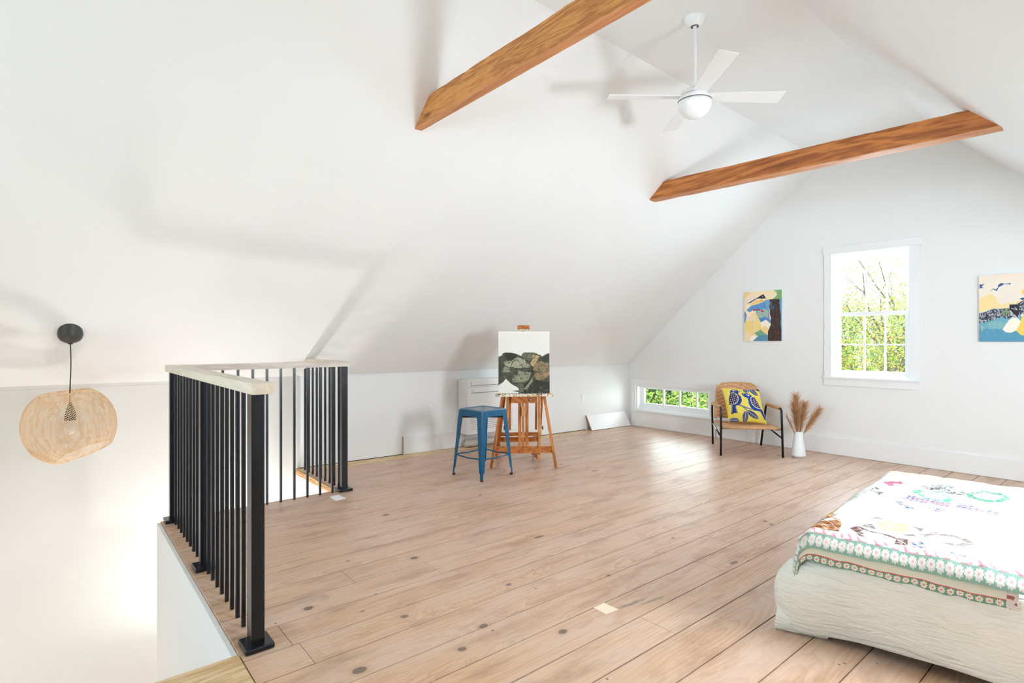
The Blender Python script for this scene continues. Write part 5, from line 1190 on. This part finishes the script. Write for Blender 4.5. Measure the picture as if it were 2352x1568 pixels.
# ================================================================= OUTSIDE
gr = MB(); gr.grid(lambda u, v: (7.2 + u * 70, -40 + v * 100, -3.1 + .35 * math.sin(u * 9) * math.cos(v * 7)), 30, 30); o = gr.build('ground', M['grass'], smooth=True); tag(o, kind='structure')
rt2 = random.Random(21)
def tree(name, x, y, hgt, r0, crown_z0, crown_r, leaves, lsize, cols, label, dens=.0, sparse=False, seed=1, group=None, limbs=9, zb=-3.0):
    R_ = random.Random(seed); root = thing(name, (x, y, zb), label, 'tree', 'trees outside the gable windows')
    tb = MB(); tips = []
    def branch(p, d, L, r, depth):
        n = 5; pts = [p]; rs = [r]
        for i in range(n):
            d = (d + Vector((R_.uniform(-1, 1), R_.uniform(-1, 1), R_.uniform(-.3, .8))) * .17).normalized(); p = p + d * L / n; pts.append(p); rs.append(r * (1 - .62 * (i + 1) / n))
        tb.tube(pts, rs, 6 if depth < 2 else 4, cap=False)
        for q in pts[2:]: tips.append((q, d, depth))
        if depth < 3:
            for k in range(3 if depth else limbs):
                i = R_.randint(2 if not depth else 1, n); nd = (d * .75 + Vector((R_.uniform(-1, 1), R_.uniform(-1, 1), R_.uniform(-.15, .75))) * .85).normalized(); branch(pts[i], nd, L * R_.uniform(.42, .62), rs[i] * .6, depth + 1)
    branch(Vector((x, y, zb)), Vector((0, 0, 1)), hgt * .72, r0, 0)
    tb.build('trunk', M['bark'], root, smooth=True, fix=False)
    lb_ = MB(); cc = []; vs = lb_.v; fs = lb_.f
    tp_ = [t for t in tips if t[2] >= 1 and t[0].z > crown_z0]
    for i in range(leaves):
        q, d, dp = R_.choice(tp_); g = crown_r * (.10 + .16 * R_.random())
        c = q + Vector((R_.gauss(0, 1), R_.gauss(0, 1), R_.gauss(0, .8))) * g
        a = Vector((R_.uniform(-1, 1), R_.uniform(-1, 1), R_.uniform(-.6, .6))).normalized(); b = a.orthogonal().normalized(); b = (b * math.cos(i) + a.cross(b) * math.sin(i)); s_ = lsize * R_.uniform(.6, 1.3)
        k = len(vs); vs += [tuple(c - a * s_), tuple(c + b * s_ * .5), tuple(c + a * s_), tuple(c - b * s_ * .5)]; fs.append((k, k + 1, k + 2, k + 3)); lb_.mi.append(0)
        col = R_.choice(cols); j = R_.uniform(.7, 1.25); cc.append(tuple(min(1, v * j) for v in col))
    lb_.cols = cc; lb_.build('foliage', M['leaf'], root, fix=False)
    return root
GR = [(.22, .38, .06), (.30, .48, .08), (.14, .27, .05)]; YG = [(.55, .62, .12), (.42, .55, .10), (.68, .62, .18)]; AU = [(.70, .48, .10), (.62, .34, .12), (.52, .50, .12)]; DG = [(.06, .16, .035), (.09, .22, .04), (.05, .12, .04)]; PG = [(.46, .54, .32), (.38, .48, .28), (.54, .60, .36)]
def at(u, dist):     # ground point seen at image column u, at distance X
    k = (u - 1176) / 1265.0; dx_ = math.cos(YAW) + math.sin(YAW) * k; dy_ = math.sin(YAW) - math.cos(YAW) * k
    return dist, dist * dy_ / dx_
def T_(u, dist, *a, **k): x, y = at(u, dist); return tree('tree', x, y, *a, **k)
T_(2012, 19, 6.6, .13, 1.5, 2.0, 2025, 0.039, YG + AU, 'tall thin tree with bare upper twigs beyond the tall window', seed=4, limbs=11)
T_(2062, 16, 4.9, .11, .0, 1.7, 4050, 0.035, YG + PG, 'slender pale green tree at the right of the tall window view', seed=8, limbs=11)
T_(1962, 15, 4.0, .12, -1.2, 1.7, 6210, 0.035, YG + AU + GR, 'yellow-green tree turning to autumn at the left of the tall window view', seed=15, limbs=12)
T_(1985, 11.5, 2.9, .09, -2.2, 1.5, 8100, 0.027, GR + AU + YG, 'bright green bushy young tree low in the tall window', seed=23, limbs=13)
T_(2060, 22, 5.0, .18, -2.0, 2.6, 9450, 0.047, PG + GR, 'pale grey-green tree standing behind the slender tree', seed=31, limbs=13)
T_(1925, 26, 5.4, .20, -2.0, 3.0, 9450, 0.055, PG + GR + YG, 'broad distant green tree left of the tall window', seed=37, limbs=13)
T_(2130, 26, 5.0, .20, -2.0, 3.0, 9450, 0.055, PG + AU, 'broad distant tree turning yellow right of the tall window', seed=41, limbs=13)
T_(1610, 10.5, 3.0, .10, -2.2, 1.5, 6750, 0.039, GR + YG[:1], 'sunlit yellow-green tree at the right of the low window view', seed=47, limbs=13)
T_(1530, 13.0, 4.0, .14, -2.8, 2.0, 16200, 0.043, DG, 'dark green tree filling the low window', seed=53, limbs=14)
T_(1450, 12.0, 3.6, .13, -2.8, 1.8, 10800, 0.043, DG + DG + GR, 'dark leafy tree at the left of the low window view', seed=59, limbs=13)
T_(1700, 14.0, 3.6, .13, -2.8, 2.0, 10800, 0.043, DG + GR, 'leafy green tree outside between the two windows', seed=61, limbs=13)
